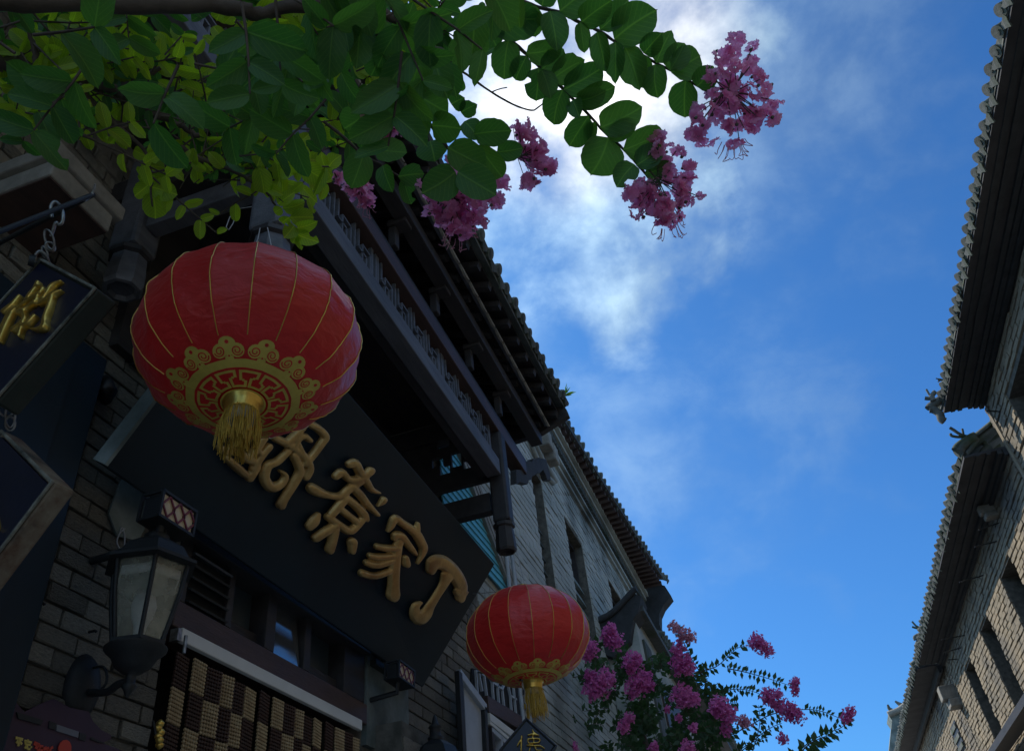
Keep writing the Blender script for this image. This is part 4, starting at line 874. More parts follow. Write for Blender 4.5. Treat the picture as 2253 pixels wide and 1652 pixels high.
# ------------------------------------------------------------------ wall end, pipes, turquoise boards
tq = thing('turquoise_boarding', 'turquoise clapboard panel on the wall beyond the canopy', 'boarding', (XW, 5.0, 4.3))
c4 = [(985,1062),(1022,1062),(1118,1275),(1103,1278),(1010,1150),(1000,1105)]
for i in range(13):
    zz = 4.22 + i*0.06; ya = 4.62; yb = 6.05 - (i-2)*0.085
    if yb - ya < 0.15: continue
    s = MB(); s.prism([(XW+0.036, ya, zz), (XW+0.046, ya, zz), (XW+0.036, ya, zz+0.058), (XW+0.028, ya, zz+0.058)], (0, yb-ya, 0)); part('board', s, M['blue'], tq)
s = MB()
for q in range(3):
    s.beam((XW+0.05, 6.10+q*0.12, 4.20), (XW+0.05, 4.95+q*0.12, 5.05), 0.05, 0.04, up=X1)
part('edge_batten', s, M['stone'], tq)
for px_, t_ in ((1113, 'thin grey pipe running down the far wall, nearer the signboard'), (1126, 'thin grey pipe running down the far wall, farther from the signboard')):
    p = at(px_, 1222, x=XW+0.08); o = thing('wall_pipe', t_, 'pipe', (p.x, p.y, 0), 'pipes on the left wall')
    s = MB(); s.tube([(p.x, p.y, 0), (p.x, p.y, 5.35)], 0.016, 10); part('pipe', s, M['pipe'], o)
    for zz in (3.2, 4.1, 5.0):
        s = MB(); s.box((XW+0.02, p.y-0.024, zz), (p.x+0.019, p.y+0.024, zz+0.02)); part('clip', s, M['steel'], o)

# ------------------------------------------------------------------ casement window low on the wall
cw = thing('casement_window', 'window with grey open shutter and cracked-ice lattice below the smaller lantern', 'window', at(1065,1640,x=XW+0.05))
def q6(px, py, d=0.06): return at(px, py, x=XW+d)
s = MB(); s.prism([q6(1035,1470,.02), q6(1150,1500,.02), q6(1150,1720,.02), q6(1020,1700,.02)], (0.012,0,0)); part('dark_opening', s, M['inside'], cw)
s = MB(); s.prism([q6(1013,1492,.10), q6(1061,1560,.10), q6(1066,1700,.10), q6(1022,1700,.10)], (0.018,0,0)); sh = part('shutter', s, M['pipe'], cw)
for a, b, w_ in (((1008,1478),(1020,1700),.055),((1008,1480),(1066,1558),.05),((1064,1555),(1070,1700),.045)):
    s = MB(); s.beam(q6(*a,.13), q6(*b,.13), w_, 0.03, up=X1); part('shutter_frame', s, M['iron'] if w_ != .05 else M['pipe'], sh, bevel=0.003)
for a, b, w_, mm in (((1066,1548),(1142,1592),.10,'woodbrown'),((1070,1577),(1130,1622),.05,'white'),((1070,1590),(1120,1632),.022,'white'),((1074,1605),(1120,1645),.03,'pipe'),((1075,1600),(1084,1700),.04,'wood'),((1112,1630),(1116,1700),.03,'pipe'),((1096,1620),(1100,1700),.02,'pipe')):
    s = MB(); s.beam(q6(*a), q6(*b), w_, 0.05, up=X1); part('window_rail' if w_ > .03 else 'glazing_bar', s, M[mm], cw, bevel=0.003)
s = MB()
for a, b in (((1052,1478),(1060,1520)),((1064,1484),(1072,1545)),((1052,1476),(1062,1485)),((1062,1485),(1070,1474)),((1070,1474),(1082,1500)),((1082,1500),(1104,1516)),((1104,1516),(1114,1488)),((1082,1500),(1086,1556)),((1092,1484),(1098,1562)),((1104,1516),(1110,1570)),((1114,1490),(1122,1530)),((1122,1530),(1135,1538)),((1122,1530),(1126,1578)),((1128,1500),(1136,1585)),((1110,1490),(1104,1480)),((1046,1474),(1050,1530))):
    s.beam(q6(*a,.05), q6(*b,.05), 0.014, 0.016, up=X1)
part('ice_crack_lattice', s, M['pipe'], cw)

# ------------------------------------------------------------------ far brick house on the left
hb_ = thing('brick_house', 'tall grey streaked brick house with narrow windows behind the signboard', 'building', (XW, 10, 0))
Hh = [(7.42,7.86,4.5,6.30),(8.80,9.70,4.5,6.31),(11.3,12.25,4.5,6.50),(13.3,14.0,4.5,6.5)]
s = MB(); backwall(s, Vector((XW-.0,0,0)), Y1, Z1, X1, 5.3, 14.6, 0, 7.5, Hh, 0.4); wb = part('wall', s, M['mortar'], hb_)
s = MB(); brickfield(s, Vector((XW,0,0)), Y1, Z1, X1, 5.3, 14.6, 2.0, 7.5, 0.30, 0.075, 0.006, Hh, 0.012, 9); part('brick_course', s, M['brickB'], wb, kind='stuff')
for (a, b, c, d) in Hh:
    s = MB(); s.box((XW-0.30, a, c), (XW-0.26, b, d)); o = part('window', s, M['pane'], hb_)
    s = MB(); s.box((XW-0.25, a, c), (XW-0.10, a+0.05, d)); s.box((XW-0.25, b-0.05, c), (XW-0.10, b, d)); s.box((XW-0.25, a+0.05, d-0.06), (XW-0.10, b-0.05, d)); part('window_frame', s, M['wood'], o)
    for i in range(int((5.85-c)/0.16)):
        z = c + i*0.16; s = MB(); s.prism([(XW-0.10,a+0.05,z),(XW-0.05,a+0.05,z+0.0),(XW-0.10,a+0.05,z+0.15),(XW-0.12,a+0.05,z+0.15)], (0,b-a-0.10,0)); part('slat', s, M['plaster'], o)
    s = MB(); s.box((XW, a-0.06, c-0.12), (XW+0.06, b+0.06, c)); part('sill', s, M['stone'], o)
s = MB()
for i, (dx, dz, h_) in enumerate(((0.05,6.98,0.06),(0.09,7.05,0.05),(0.05,7.14,0.05),(0.12,7.33,0.06),(0.17,7.40,0.08))): s.box((XW, 5.3, dz), (XW+dx, 14.6, dz+h_))
part('cornice', s, M['brickB'], hb_)
s = MB()
for i in range(96): s.box((XW, 5.35+i*0.096, 7.20), (XW+0.10, 5.35+i*0.096+0.05, 7.32))
part('dentil_course', s, M['tile'], hb_, kind='stuff')
for pts in ([(1158,955),(1170,985),(1183,1015),(1197,1042),(1216,1062)],[(1164,952),(1182,990),(1200,1025),(1222,1058)]):
    s = MB(); s.tube(smooth([tuple(at(a,b,x=XW+0.03)) for a, b in pts],4), 0.035, 8); part('curved_moulding', s, M['brickB'], hb_)
for px_ in ((1202,968),(1216,1000)):
    s = MB(); p = at(*px_, x=XW+0.1); s.box(p-Vector((0.1,.1,.12)), p+Vector((0.05,.1,.12))); part('corbel', s, M['stone'], hb_, bevel=0.02)
rb_ = part('tile_roof', (lambda s: (s.box((-2.6,5.4,8.3),(-2.45,14.6,8.5)), s)[1])(MB()), M['tile'], hb_)
E0 = Vector((-1.65, 5.4, 7.50)); E1 = Vector((-1.53, 8.66, 7.55)); E2 = Vector((-1.26, 14.2, 7.58)); E3 = Vector((-1.20, 14.75, 7.72))
eave(rb_, [E0, E1, E2, E3], 0.21, 0.055, -1, R(26), ln=0.7, depth=1.1, seed=6)
s = MB(); s.prism([E0-Z1*.06, E1-Z1*.06, E2-Z1*.06, (XW, 14.2, 7.47), (XW, 5.4, 7.45)], (0,0,0.03)); part('soffit_board', s, M['wood'], hb_)
for i in range(48):
    t_ = i/47; e = (E0+(E1-E0)*(t_*9.2/3.3)) if t_*9.2 < 3.3 else (E1+(E2-E1)*((t_*9.2-3.3)/5.9)); yy = e.y
    s = MB(); s.box((XW, yy, 7.43), (e.x-0.05, yy+0.08, 7.485)); part('rafter_end', s, M['woodbrown'], hb_)
s = MB(); s.prism([at(a,b,y=14.7) for a, b in ((1372,1262),(1462,1288),(1476,1310),(1458,1332),(1450,1350),(1450,1372),(1456,1390),(1400,1420),(1360,1330))], (0,0.3,0)); part('gable_end', s, M['tiledark'], hb_)

bay = thing('projecting_bay', 'dark tiled bay stepping out of the brick house behind the far crape myrtle', 'building', (XW, 12.5, 0))
s = MB(); s.box((XW+0.02, 10.15, 0), (-1.36, 14.4, 5.45)); wy = part('wall', s, M['brickB'], bay)
s = MB(); P = [at(a,b,y=10.0) for a, b in ((1268,1352),(1300,1362),(1340,1345),(1391,1303),(1410,1312),(1404,1345),(1392,1362),(1385,1410),(1350,1445),(1290,1430))]; s.prism(P, (0,0.4,0)); part('gable_parapet', s, M['tiledark'], bay)
s = MB(); s.tube(smooth([tuple(at(a,b,y=9.97)) for a, b in ((1262,1350),(1282,1362),(1310,1366),(1345,1348),(1375,1318),(1392,1300),(1400,1296))],4), 0.04, 8); part('ridge_cap', s, M['tiledark'], bay)
s = MB(); s.box((-1.36, 10.1, 5.45), (-1.22, 14.4, 5.52)); s.box((-1.36, 10.4, 3.6), (-1.33, 10.9, 5.2)); part('eave_band', s, M['tile'], bay)
s = MB(); s.box((-1.355, 11.2, 3.2), (-1.33, 13.2, 4.9)); part('shop_front_boards', s, M['woodbrown'], bay)

hc = thing('distant_house', 'distant grey house with long tiled eave running down to the far crape myrtle', 'building', (-1.9, 20, 0))
s = MB(); s.box((-2.3, 14.9, 0), (-1.75, 27, 6.3)); part('wall', s, M['brickB'], hc)
for i in range(5):
    s = MB(); s.box((-1.76, 15.6+i*2.1, 4.3), (-1.735, 16.6+i*2.1, 5.7)); part('window', s, M['inside'], hc)
rc = part('tile_roof', (lambda s: (s.box((-2.3,14.9,6.3),(-1.3,27,6.42)), s)[1])(MB()), M['wood'], hc)
c0, c1 = at(1458,1392,z=6.55), at(1622,1642,z=6.55)
eave(rc, [c0, c1, c1+(c1-c0)*0.4], 0.24, 0.065, -1, R(26), ln=0.7, depth=1.0, seed=8)

# ------------------------------------------------------------------ houses on the right
XR = 3.5
def rhouse(label, y0, y1, top, holes, seed):
    t = thing('brick_house', label, 'building', (XR, (y0+y1)/2, 0)); s = MB(); backwall(s, Vector((XR,0,0)), Y1, Z1, -X1, y0, y1, 0, top, holes, 0.45); w = part('wall', s, M['mortar'], t)
    s = MB(); brickfield(s, Vector((XR,0,0)), Y1, Z1, -X1, y0, y1, 2.5, top-0.02, 0.27, 0.074, 0.011, holes, 0.02, seed); part('brick_course', s, M['brickR'], w, kind='stuff')
    for (a, b, c, d) in holes:
        s = MB(); s.box((XR+0.30, a, c), (XR+0.34, b, d)); o = part('window', s, M['inside'], t)
        s = MB(); s.box((XR+0.22, a, c), (XR+0.29, a+0.07, d)); s.box((XR+0.22, b-0.07, c), (XR+0.29, b, d)); s.box((XR+0.22, a+.07, d-0.08), (XR+0.29, b-.07, d)); s.box((XR+0.22, (a+b)/2-.03, c), (XR+0.28, (a+b)/2+.03, d-.08)); part('window_frame', s, M['wood'], o)
        for i in range(int((d-c)/0.22)):
            s = MB(); s.box((XR+0.18, a+.02, c+i*.22), (XR+0.215, b-.02, c+i*.22+.05)); part('slat', s, M['wood'], o)
    return t
r1 = rhouse('nearest house on the right with big tiled eave and sunlit brick', -3.0, 9.9, 7.0, [(6.9,9.14,4.6,6.58),(2.6,5.0,4.6,6.58)], 21)
r2 = rhouse('second house on the right with three tall dark windows in sunlit brick', 9.95, 18.7, 6.38, [(11.72,12.56,4.53,5.73),(14.05,14.88,4.53,5.73),(16.3,17.15,4.53,5.73)], 22)
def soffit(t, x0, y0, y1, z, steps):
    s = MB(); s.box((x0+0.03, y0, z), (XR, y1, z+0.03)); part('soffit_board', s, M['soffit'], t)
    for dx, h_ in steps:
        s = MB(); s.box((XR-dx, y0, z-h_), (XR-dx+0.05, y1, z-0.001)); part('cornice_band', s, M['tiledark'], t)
    for i in range(0):
        s_ = MB() if i == 0 else None
        if i == 0: s_.box((x0+0.05, 0, 0.026), (XR-0.05, 0.11, 0.05)); me = s_.mesh('rafter', M['wood'], Vector((0,0,0)))
        o = bpy.data.objects.new('rafter', me); C.objects.link(o); o.parent = t; o.location = Vector((0, y0+i*0.22+.05, z-0.052)) - wloc(t)
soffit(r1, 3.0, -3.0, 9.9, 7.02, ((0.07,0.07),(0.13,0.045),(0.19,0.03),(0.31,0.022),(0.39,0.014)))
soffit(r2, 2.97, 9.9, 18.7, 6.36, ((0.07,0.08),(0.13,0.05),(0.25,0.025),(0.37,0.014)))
f1 = part('tile_roof', (lambda s: (s.box((4.4,-3,7.8),(4.6,9.7,8.0)), s)[1])(MB()), M['tile'], r1)
eave(f1, [(3.0,-1.0,7.10),(3.0,9.3,7.10),(2.99,9.98,7.14)], 0.18, 0.052, 1, R(26), ln=0.7, depth=1.5, seed=10)
f2 = part('tile_roof', (lambda s: (s.box((4.4,9.9,7.1),(4.6,18.7,7.3)), s)[1])(MB()), M['tile'], r2)
eave(f2, [(3.0,9.95,6.50),(2.98,10.6,6.45),(2.96,18.7,6.45)], 0.24, 0.066, 1, R(26), ln=0.7, depth=1.5, seed=12)
def z8(X, Y): return (1914 + X*.1755, 812 + Y*.1755)
def finial(parent, tubes, y, name='roof_finial', x=None):
    s = MB()
    for pts, r_ in tubes:
        P = [at(*p, y=y) for p in pts]; s.tube(smooth([tuple(p) for p in P], 3), r_, 7)
    return part(name, s, M['tile'], parent)
finial(r1, [([z8(940,350),z8(860,400),z8(760,470),z8(740,495)],0.055),([z8(745,500),z8(800,510),z8(870,560),z8(890,620),z8(930,650)],0.05)], 9.75, 'hip_ridge')
finial(r1, [([z8(800,400),z8(770,350),z8(800,300),z8(815,285)],0.030),([z8(770,360),z8(735,310),z8(705,255)],0.014),([z8(770,365),z8(730,370),z8(685,365)],0.026),([z8(790,400),z8(770,345)],0.035)], 9.70)
finial(r1, [([z8(950,150),z8(890,135),z8(850,130)],0.016),([z8(880,135),z8(825,115)],0.008),([z8(885,138),z8(850,160)],0.008)], 9.4)
finial(r2, [([z8(1320,830),z8(1240,870),z8(1150,930),z8(1090,980),z8(1070,1015)],0.05),([z8(1320,860),z8(1240,905),z8(1160,970),z8(1120,1040)],0.06),([z8(1210,1060),z8(1290,960),z8(1345,870)],0.03)], 9.95, 'hip_ridge')
finial(r2, [([z8(1240,850),z8(1160,830),z8(1100,800),z8(1050,765),z8(1000,735)],0.020),([z8(1160,850),z8(1090,850),z8(1020,835),z8(1010,810)],0.018),([z8(1170,820),z8(1155,750)],0.014),([z8(1180,840),z8(1110,830)],0.03)], 9.95)
finial(r2, [([z8(1400,880),z8(1460,960),z8(1500,1000)],0.035),([z8(1400,1110),z8(1420,1060),z8(1450,1010),z8(1510,980)],0.05)], 10.1, 'corbel')
for a, b in (((2163,1265),(2110,1281)),((2122,1397),(2071,1407)),((2114,1424),(2075,1436)),((2106,1449),(2084,1451)),((2197,1150),(2153,1165)),((2193,1190),(2144,1203)),((2200,905),(2170,904))):
    p = at(*a, x=XR-0.02); q = at(*b, y=p.y); s = MB(); s.tube([p, q], 0.010, 5); part('wall_rod', s, M['iron'], r2 if a[1] > 1000 else r1)
for (px_, py_), sz in (((2168,1122),0.10),((2090,1524),0.22)):
    p = at(px_, py_, x=XR-0.12); s = MB(); s.box(p-Vector((sz*.9,sz*.7,sz*.6)), p+Vector((0.12,sz*.7,sz*.6))); s.box(p-Vector((sz*.5,sz*.9,sz*1.3)), p+Vector((0.12,sz*.9,-sz*.6))); part('corbel', s, M['stone'], r2, bevel=0.02)
for y_, z_ in ((9.80, 6.9),):
    s = MB(); s.box((XR-0.04, y_-0.04, 2.5), (XR-0.018, y_+0.04, z_)); part('pilaster', s, M['brickR'], r2)
s = MB(); p = at(2108,1621,x=XR-0.02); s.box(p-Vector((0.02,.42,.26)), p+Vector((0.03,.42,.26))); o = part('vent_panel', s, M['wood'], r2)
for i in range(3): s = MB(); s.box(p+Vector((-0.045,-.40,-.24+i*.18)), p+Vector((-0.02,.40,-.16+i*.18))); part('louvre_bar', s, M['tile'], o)
s = MB(); s.box((XR-0.06, 9.9, 4.28), (XR-0.02, 17.9, 4.42)); part('string_course', s, M['stone'], r2)
s = MB(); s.box((XR-0.35, 9.9, 4.16), (XR-0.1, 17.9, 4.26)); part('awning', s, M['wood'], r2)

r3 = rhouse('third house on the right with a small louvred vent beyond the tall windows', 18.8, 31.0, 6.36, [], 27)
soffit(r3, 2.95, 18.8, 31.0, 6.34, ((0.10,0.10),(0.15,0.15)))
f3 = part('tile_roof', (lambda s: (s.box((4.4,18.8,7.1),(4.6,31,7.3)), s)[1])(MB()), M['tile'], r3)
eave(f3, [(2.93,18.8,6.43),(2.95,30.5,6.43)], 0.26, 0.07, 1, R(26), ln=0.7, depth=1.2, seed=14)
def z9(X, Y): return (1914 + X*.1924, 1334 + Y*.1924)
finial(r2, [([z9(600,230),z9(560,235),z9(520,215),z9(480,170)],0.020),([z9(575,250),z9(530,245),z9(480,230)],0.022),([z9(575,235),z9(568,200)],0.015)], 18.3)
finial(r2, [([z9(600,310),z9(550,325),z9(510,350),z9(520,380)],0.04),([z9(580,370),z9(545,400),z9(530,460),z9(545,540)],0.04),([z9(590,300),z9(595,420),z9(580,520)],0.05)], 18.5, 'hip_ridge')
r4 = thing('gabled_house', 'farthest house on the right, grey gable with small roof figures against the sky', 'building', (1.9, 29, 0))
yy4 = 29
P = [at(*z9(a,b),y=yy4) for a, b in ((205,1235),(250,1215),(330,1180),(420,1110),(500,1060),(560,1000),(600,1100),(560,1400),(500,1900),(180,1900),(215,1652),(240,1400),(250,1300))]
s = MB(); s.prism(P, (0,1.2,0)); part('gable_wall', s, M['plaster'], r4)
s = MB(); s.tube([at(*z9(a,b),y=yy4-.1) for a, b in ((205,1232),(250,1216),(330,1182),(420,1112),(490,1062))], 0.09, 7); part('ridge_cap', s, M['stone'], r4)
s = MB(); s.tube([at(*z9(a,b),y=yy4-.12) for a, b in ((450,1220),(430,1350),(400,1500),(375,1660))], 0.07, 7); part('drain_pipe', s, M['stone'], r4)
for pts in ([(265,1212),(235,1180),(215,1160),(200,1120)],[(365,1150),(350,1120),(320,1105),(285,1080)],[(460,1060),(440,1030),(410,1015),(385,1000)],[(500,945),(475,938)]):
    s = MB(); s.tube([at(*z9(a,b),y=yy4) for a, b in pts], [0.09,0.07,0.05,0.03][:len(pts)], 6); c_ = pts[1]
    s.tube([at(*z9(*c_),y=yy4), at(*z9(c_[0]-6,c_[1]+38 if len(pts) > 2 else c_[1]+6),y=yy4)], [0.05,0.03], 6); part('roof_figure', s, M['tile'], r4)

# ------------------------------------------------------------------ leaves and blossoms
def leafmesh(name, mm, seed, pointy=0.8, bite=0):
    """leaf of length 1 along x, width 1 (y -0.5..0.5), midrib folded; UV carries the veins"""
    rn = random.Random(seed); n = 12; m_ = 6; vs = []; uv = []; bend = rn.uniform(0.04,0.30); tw = rn.uniform(-.25,.25); sk = rn.uniform(-.06,.06)
    for i in range(n+1):
        t = i/n; w = math.sqrt(max(0, 1-(2*t**0.93-1)**2)) if 0 < t < 1 else 0.0
        w = w*(1 - 0.10*t) + (0.02 if i == 0 else 0)
        if t > 0.85: w *= 0.88
        for j in range(m_+1):
            s_ = j/m_*2 - 1; e = 1 + (rn.uniform(-.03,.03) if abs(s_) == 1 else 0)
            if bite == 1 and s_ > 0.3 and 0.55 < t < 0.8: e *= 0.45
            if bite == 2 and s_ < -0.3 and 0.3 < t < 0.5: e *= 0.55
            if bite == 3 and t > 0.78: e *= 0.35 + .3*abs(s_)
            y = 0.5*w*s_*e + sk*math.sin(math.pi*t); z = abs(y)*0.28 + y*tw*t - bend*(t-0.45)**2*1.3 + 0.012*math.sin(t*19+s_*3+seed)*abs(s_)
            vs.append((t*(1 + (0.03 if j == m_//2 and i == n else 0)), y, z)); uv.append((t, 0.5 + 0.5*s_*w))
    fs = [(i*(m_+1)+j, (i+1)*(m_+1)+j, (i+1)*(m_+1)+j+1, i*(m_+1)+j+1) for i in range(n) for j in range(m_)]
    me = bpy.data.meshes.new(name); me.from_pydata(vs, [], fs); me.materials.append(mm); me.polygons.foreach_set('use_smooth', [True]*len(fs))
    ul = me.uv_layers.new(name='UVMap')
    for li, lp in enumerate(me.loops): ul.data[li].uv = uv[lp.vertex_index]
    return me, vs, fs, uv
LF = {k: [leafmesh('leaf', M[k], s_, bite={9: 1, 10: 2, 11: 3}.get(s_, 0)) for s_ in range(12)] for k in ('leaf', 'leafy')}
LIMIT = {}
def leafframe(base, tip, nrm, width):
    ax = tip - base; L_ = ax.length; x = ax/L_; z = (nrm - x*nrm.dot(x)).normalized(); y = z.cross(x)
    return Matrix(((x.x*L_, y.x*width, z.x*L_, base.x), (x.y*L_, y.y*width, z.y*L_, base.y), (x.z*L_, y.z*width, z.z*L_, base.z), (0,0,0,1)))
class LeafBag:
    """collects leaves of one plant: the largest become single leaf parts, the rest one joined part"""
    def __init__(s): s.l = []
    def add(s, base, tip, nrm, width, kind):
        dist = ((base+tip)/2 - EYE).length; s.l.append(((tip-base).length/dist, leafframe(base, tip, nrm, width), kind, random.randrange(12)))
    def build(s, parent, limit=290):
        s.l.sort(key=lambda q: -q[0]); inv = parent.matrix_world.inverted() if False else Matrix.Translation(-wloc(parent))
        for k, (sz, mt, kind, v) in enumerate(s.l[:limit]):
            o = bpy.data.objects.new('leaf', LF[kind][v][0]); C.objects.link(o); o.parent = parent; o.matrix_local = inv @ mt
        for kind in ('leaf', 'leafy'):
            rest = [q for q in s.l[limit:] if q[2] == kind]
            if not rest: continue
            V = []; F = []; U = []
            for sz, mt, kk, v in rest:
                me, vs, fs, uv = LF[kind][v]; b = len(V); mm = inv @ mt
                V += [tuple(mm @ Vector(p)) for p in vs]; F += [tuple(i+b for i in f) for f in fs]; U += uv
            me = bpy.data.meshes.new('leaves'); me.from_pydata(V, [], F); me.materials.append(M[kind]); ul = me.uv_layers.new(name='UVMap')
            for li, lp in enumerate(me.loops): ul.data[li].uv = U[lp.vertex_index]
            me.polygons.foreach_set('use_smooth', [True]*len(F))
            o = bpy.data.objects.new('leaves', me); C.objects.link(o); o.parent = parent; o['kind'] = 'stuff'
def z6(X, Y): return (754 + X*.3604, Y*.3604)
def z1(X, Y): return (X*.3348, Y*.3348)

tree = thing('crape_myrtle_tree', 'crape myrtle with pink blossom whose leafy branches hang over the top of the picture', 'tree', (-0.9, -0.75, 0))
s = MB(); s.tube(smooth([(-0.9,-0.75,0),(-0.93,-0.72,0.8),(-0.88,-0.6,1.5),(-0.98,-0.42,2.2),(-1.15,-0.1,2.75),(-1.3,0.25,3.05)],5), [0.085-0.0022*i for i in range(26)], 12); part('trunk', s, M['branch'], tree)
s = MB(); s.tube(smooth([(-0.98,-0.42,2.2),(-0.7,-0.2,2.5),(-0.45,0.1,2.72),tuple(at(300,-40,r=1.30))],5), [0.04-0.0012*i for i in range(16)], 10); part('limb', s, M['branch'], tree)
rn = random.Random(11); bag = LeafBag(); CAMN = lambda p: (EYE - p).normalized()
def knobby(pts, r0, r1, name='branch', mm='branch'):
    sm = smooth([tuple(p) for p in pts], 4); n = len(sm); s = MB()
    P = [Vector(p) + Vector((rn.uniform(-1,1), rn.uniform(-1,1), rn.uniform(-1,1)))*r0*0.18 for p in sm]
    s.tube(P, [(r0 + (r1-r0)*i/(n-1))*rn.uniform(.9,1.12) for i in range(n)], 8); part(name, s, M[mm], tree); return P
def leafpx(b, t, w, r, kind='leaf', tilt=0.35, pet=True):
    """leaf traced at its place: base, tip, width as seen, at range r"""
    r2 = r * (1 + rn.uniform(-.02,.02)); B = at(*b, r=r); T = at(*t, r=r2); wd = w/FPX*r*1.05
    n_ = (CAMN(B) + Vector((rn.uniform(-1,1), rn.uniform(-1,1), rn.uniform(-1,1)))*tilt).normalized()
    bag.add(B, T, n_, wd, kind)
# right-hand sprays against the sky, traced leaf by leaf
RB = 1.30
knobby([at(*z6(*p), r=RB*1.01) for p in ((900,-60),(1080,0),(1210,50),(1330,80),(1450,140),(1560,190),(1680,265),(1830,340),(1920,390),(2090,480),(2200,545),(2290,590))], 0.0032, 0.0016)
for b, t, w in (((1140,30),(1175,230),95),((1265,65),(1310,310),125),((1325,70),(1500,-60),150),((1450,135),(1475,325),72),((1455,140),(1640,5),120),((1570,180),(1745,-5),110),((1550,195),(1605,440),100),((1660,255),(1660,512),95),((1655,240),(1915,62),175),((1720,285),(1810,552),130),((1830,335),(1850,545),85),((1835,330),(1945,205),95),((1915,385),(2010,185),110),((1905,392),(1920,600),115),((1995,430),(2085,262),115),((2010,440),(2190,335),150),((2090,490),(2085,722),135),((2160,530),(2260,405),110),((1215,40),(1260,-90),110),((1080,10),(1000,-60),100)):
    leafpx(z6(*b), z6(*t), w*.3604*1.28, RB)
knobby([at(*z6(*p), r=RB*1.01) for p in ((820,60),(880,130),(1010,240),(1130,340),(1220,430),(1300,500),(1400,600),(1500,700),(1600,810),(1720,920),(1830,1040),(1900,1130),(1960,1200))], 0.0032, 0.0015)
for b, t, w in (((905,150),(1240,120),165),((1010,245),(985,490),130),((1120,345),(1050,495),95),((1120,330),(1345,280),115),((1215,425),(1350,300),95),((1195,415),(1180,620),125),((1215,430),(1270,600),90),((1280,485),(1480,365),125),((1350,550),(1590,412),135),((1340,550),(1285,765),135),((1400,610),(1440,715),80),((1430,620),(1600,560),100),((1440,640),(1665,530),110),((1500,710),(1380,897),120),((1540,750),(1500,862),75),((1570,780),(1825,652),150),((1620,840),(1790,745),100),((1622,842),(1515,1070),200),((1715,920),(1968,812),150),((1790,1010),(1950,905),120),((1780,1000),(1672,1140),112),((1845,1065),(2010,1000),85),((860,110),(940,290),130),((1880,1110),(1820,1150),30)):
    leafpx(z6(*b), z6(*t), w*.3604*1.28, RB)
# bare twig
knobby([at(*z6(*p), r=1.34) for p in ((640,350),(700,415),(760,460),(900,560),(1040,640),(1150,675),(1200,650),(1240,620))], 0.0022, 0.0010, 'twig')
knobby([at(*z6(*p), r=1.34) for p in ((905,565),(955,545),(1003,535))], 0.0011, 0.0008, 'twig')
# middle sprays
knobby([at(*z6(*p), r=1.22) for p in ((60,100),(160,240),(290,400),(370,530),(460,640),(520,740),(600,850),(680,960),(760,1010),(860,1060))], 0.004, 0.0018)
knobby([at(*z6(*p), r=1.42) for p in ((-120,740),(0,835),(130,950),(240,1010),(330,1070),(470,1140),(560,1180))], 0.0028, 0.0014)
knobby([at(*z6(*p), r=1.15) for p in ((100,20),(260,90),(420,180),(540,280),(640,330),(740,360))], 0.007, 0.003)
for b, t, w, r in (((265,430),(250,700),130,1.1),((330,540),(310,762),150,1.15),((465,650),(430,880),150,1.2),((560,360),(640,600),150,1.1),((640,380),(690,590),120,1.12),((720,200),(790,400),220,1.1),((800,60),(780,340),200,1.08),((420,560),(640,690),190,1.2),((380,470),(560,560),150,1.2),
    ((170,690),(5,790),185,1.35),((180,960),(10,1140),0,1.3),((130,930),(50,1150),150,1.35),((200,915),(390,930),140,1.35),((240,1010),(300,1172),100,1.4),((340,1080),(500,1065),120,1.38),((395,900),(400,1080),0,1.3),((370,1090),(420,1250),90,1.4),
    ((540,770),(720,790),170,1.2),((530,860),(560,985),170,1.25),((720,690),(820,640),95,1.3),((660,640),(740,600),110,1.3),((740,740),(830,850),110,1.25),((800,820),(1030,800),150,1.22),((640,900),(875,1020),175,1.15),((690,1050),(485,1180),185,1.1),((700,1050),(935,1190),185,1.1),((820,890),(975,1090),150,1.2),((940,930),(1100,905),110,1.25),((60,560),(130,700),110,1.3),((700,470),(735,560),45,1.3),((250,280),(170,470),150,1.1),((500,330),(420,540),160,1.08)):
    if w: leafpx(z6(*b), z6(*t), w*.3604*1.12, r)
# woody branches on the left, traced
BR_ = [([(-120,370),(0,400),(150,440),(320,490),(430,500),(600,560),(740,580),(870,690),(1000,750),(1200,830),(1300,900)],1.75,.016,.004),
 ([(420,505),(520,600),(640,720),(760,810),(900,870),(1060,940),(1200,980),(1330,1050),(1440,1090),(1600,1160),(1720,1230),(1810,1350)],1.75,.009,.0016),
 ([(1440,1100),(1580,1108),(1700,1100),(1900,1090),(2250,1100)],1.78,.003,.0012),([(740,810),(870,910),(960,1010),(990,1150),(990,1260),(1000,1360)],1.72,.0035,.0012),
 ([(340,790),(500,870),(650,940)],1.6,.004,.0018),([(325,490),(300,580),(268,670)],1.7,.008,.004),([(245,430),(230,330),(200,250),(150,80)],1.72,.006,.002),([(440,400),(380,300),(310,190)],1.73,.004,.0015),
 ([(430,500),(520,440),(620,395),(720,370)],1.74,.009,.004),([(740,580),(880,560),(960,510),(1060,440)],1.76,.008,.003),([(-60,5),(400,20),(900,25),(1500,45),(1700,90),(1900,50),(2250,30)],1.15,.012,.008),
 ([(980,720),(1100,640),(1280,540)],1.8,.004,.0015),([(1230,750),(1400,745),(1540,720)],1.8,.003,.001),([(1440,1080),(1560,990),(1700,880)],1.78,.003,.001),([(760,590),(720,480),(700,380)],1.76,.003,.001),([(1430,1100),(1370,1040),(1440,1080)],1.78,.003,.001)]
paths = []
BR_ = [(p_, (r_*0.84 if r_ > 1.5 else r_), a, b) for p_, r_, a, b in BR_]
for pts, r_, a, b in BR_: paths.append(([at(*z1(*p), r=r_) for p in pts], r_)); knobby(paths[-1][0], a, b)
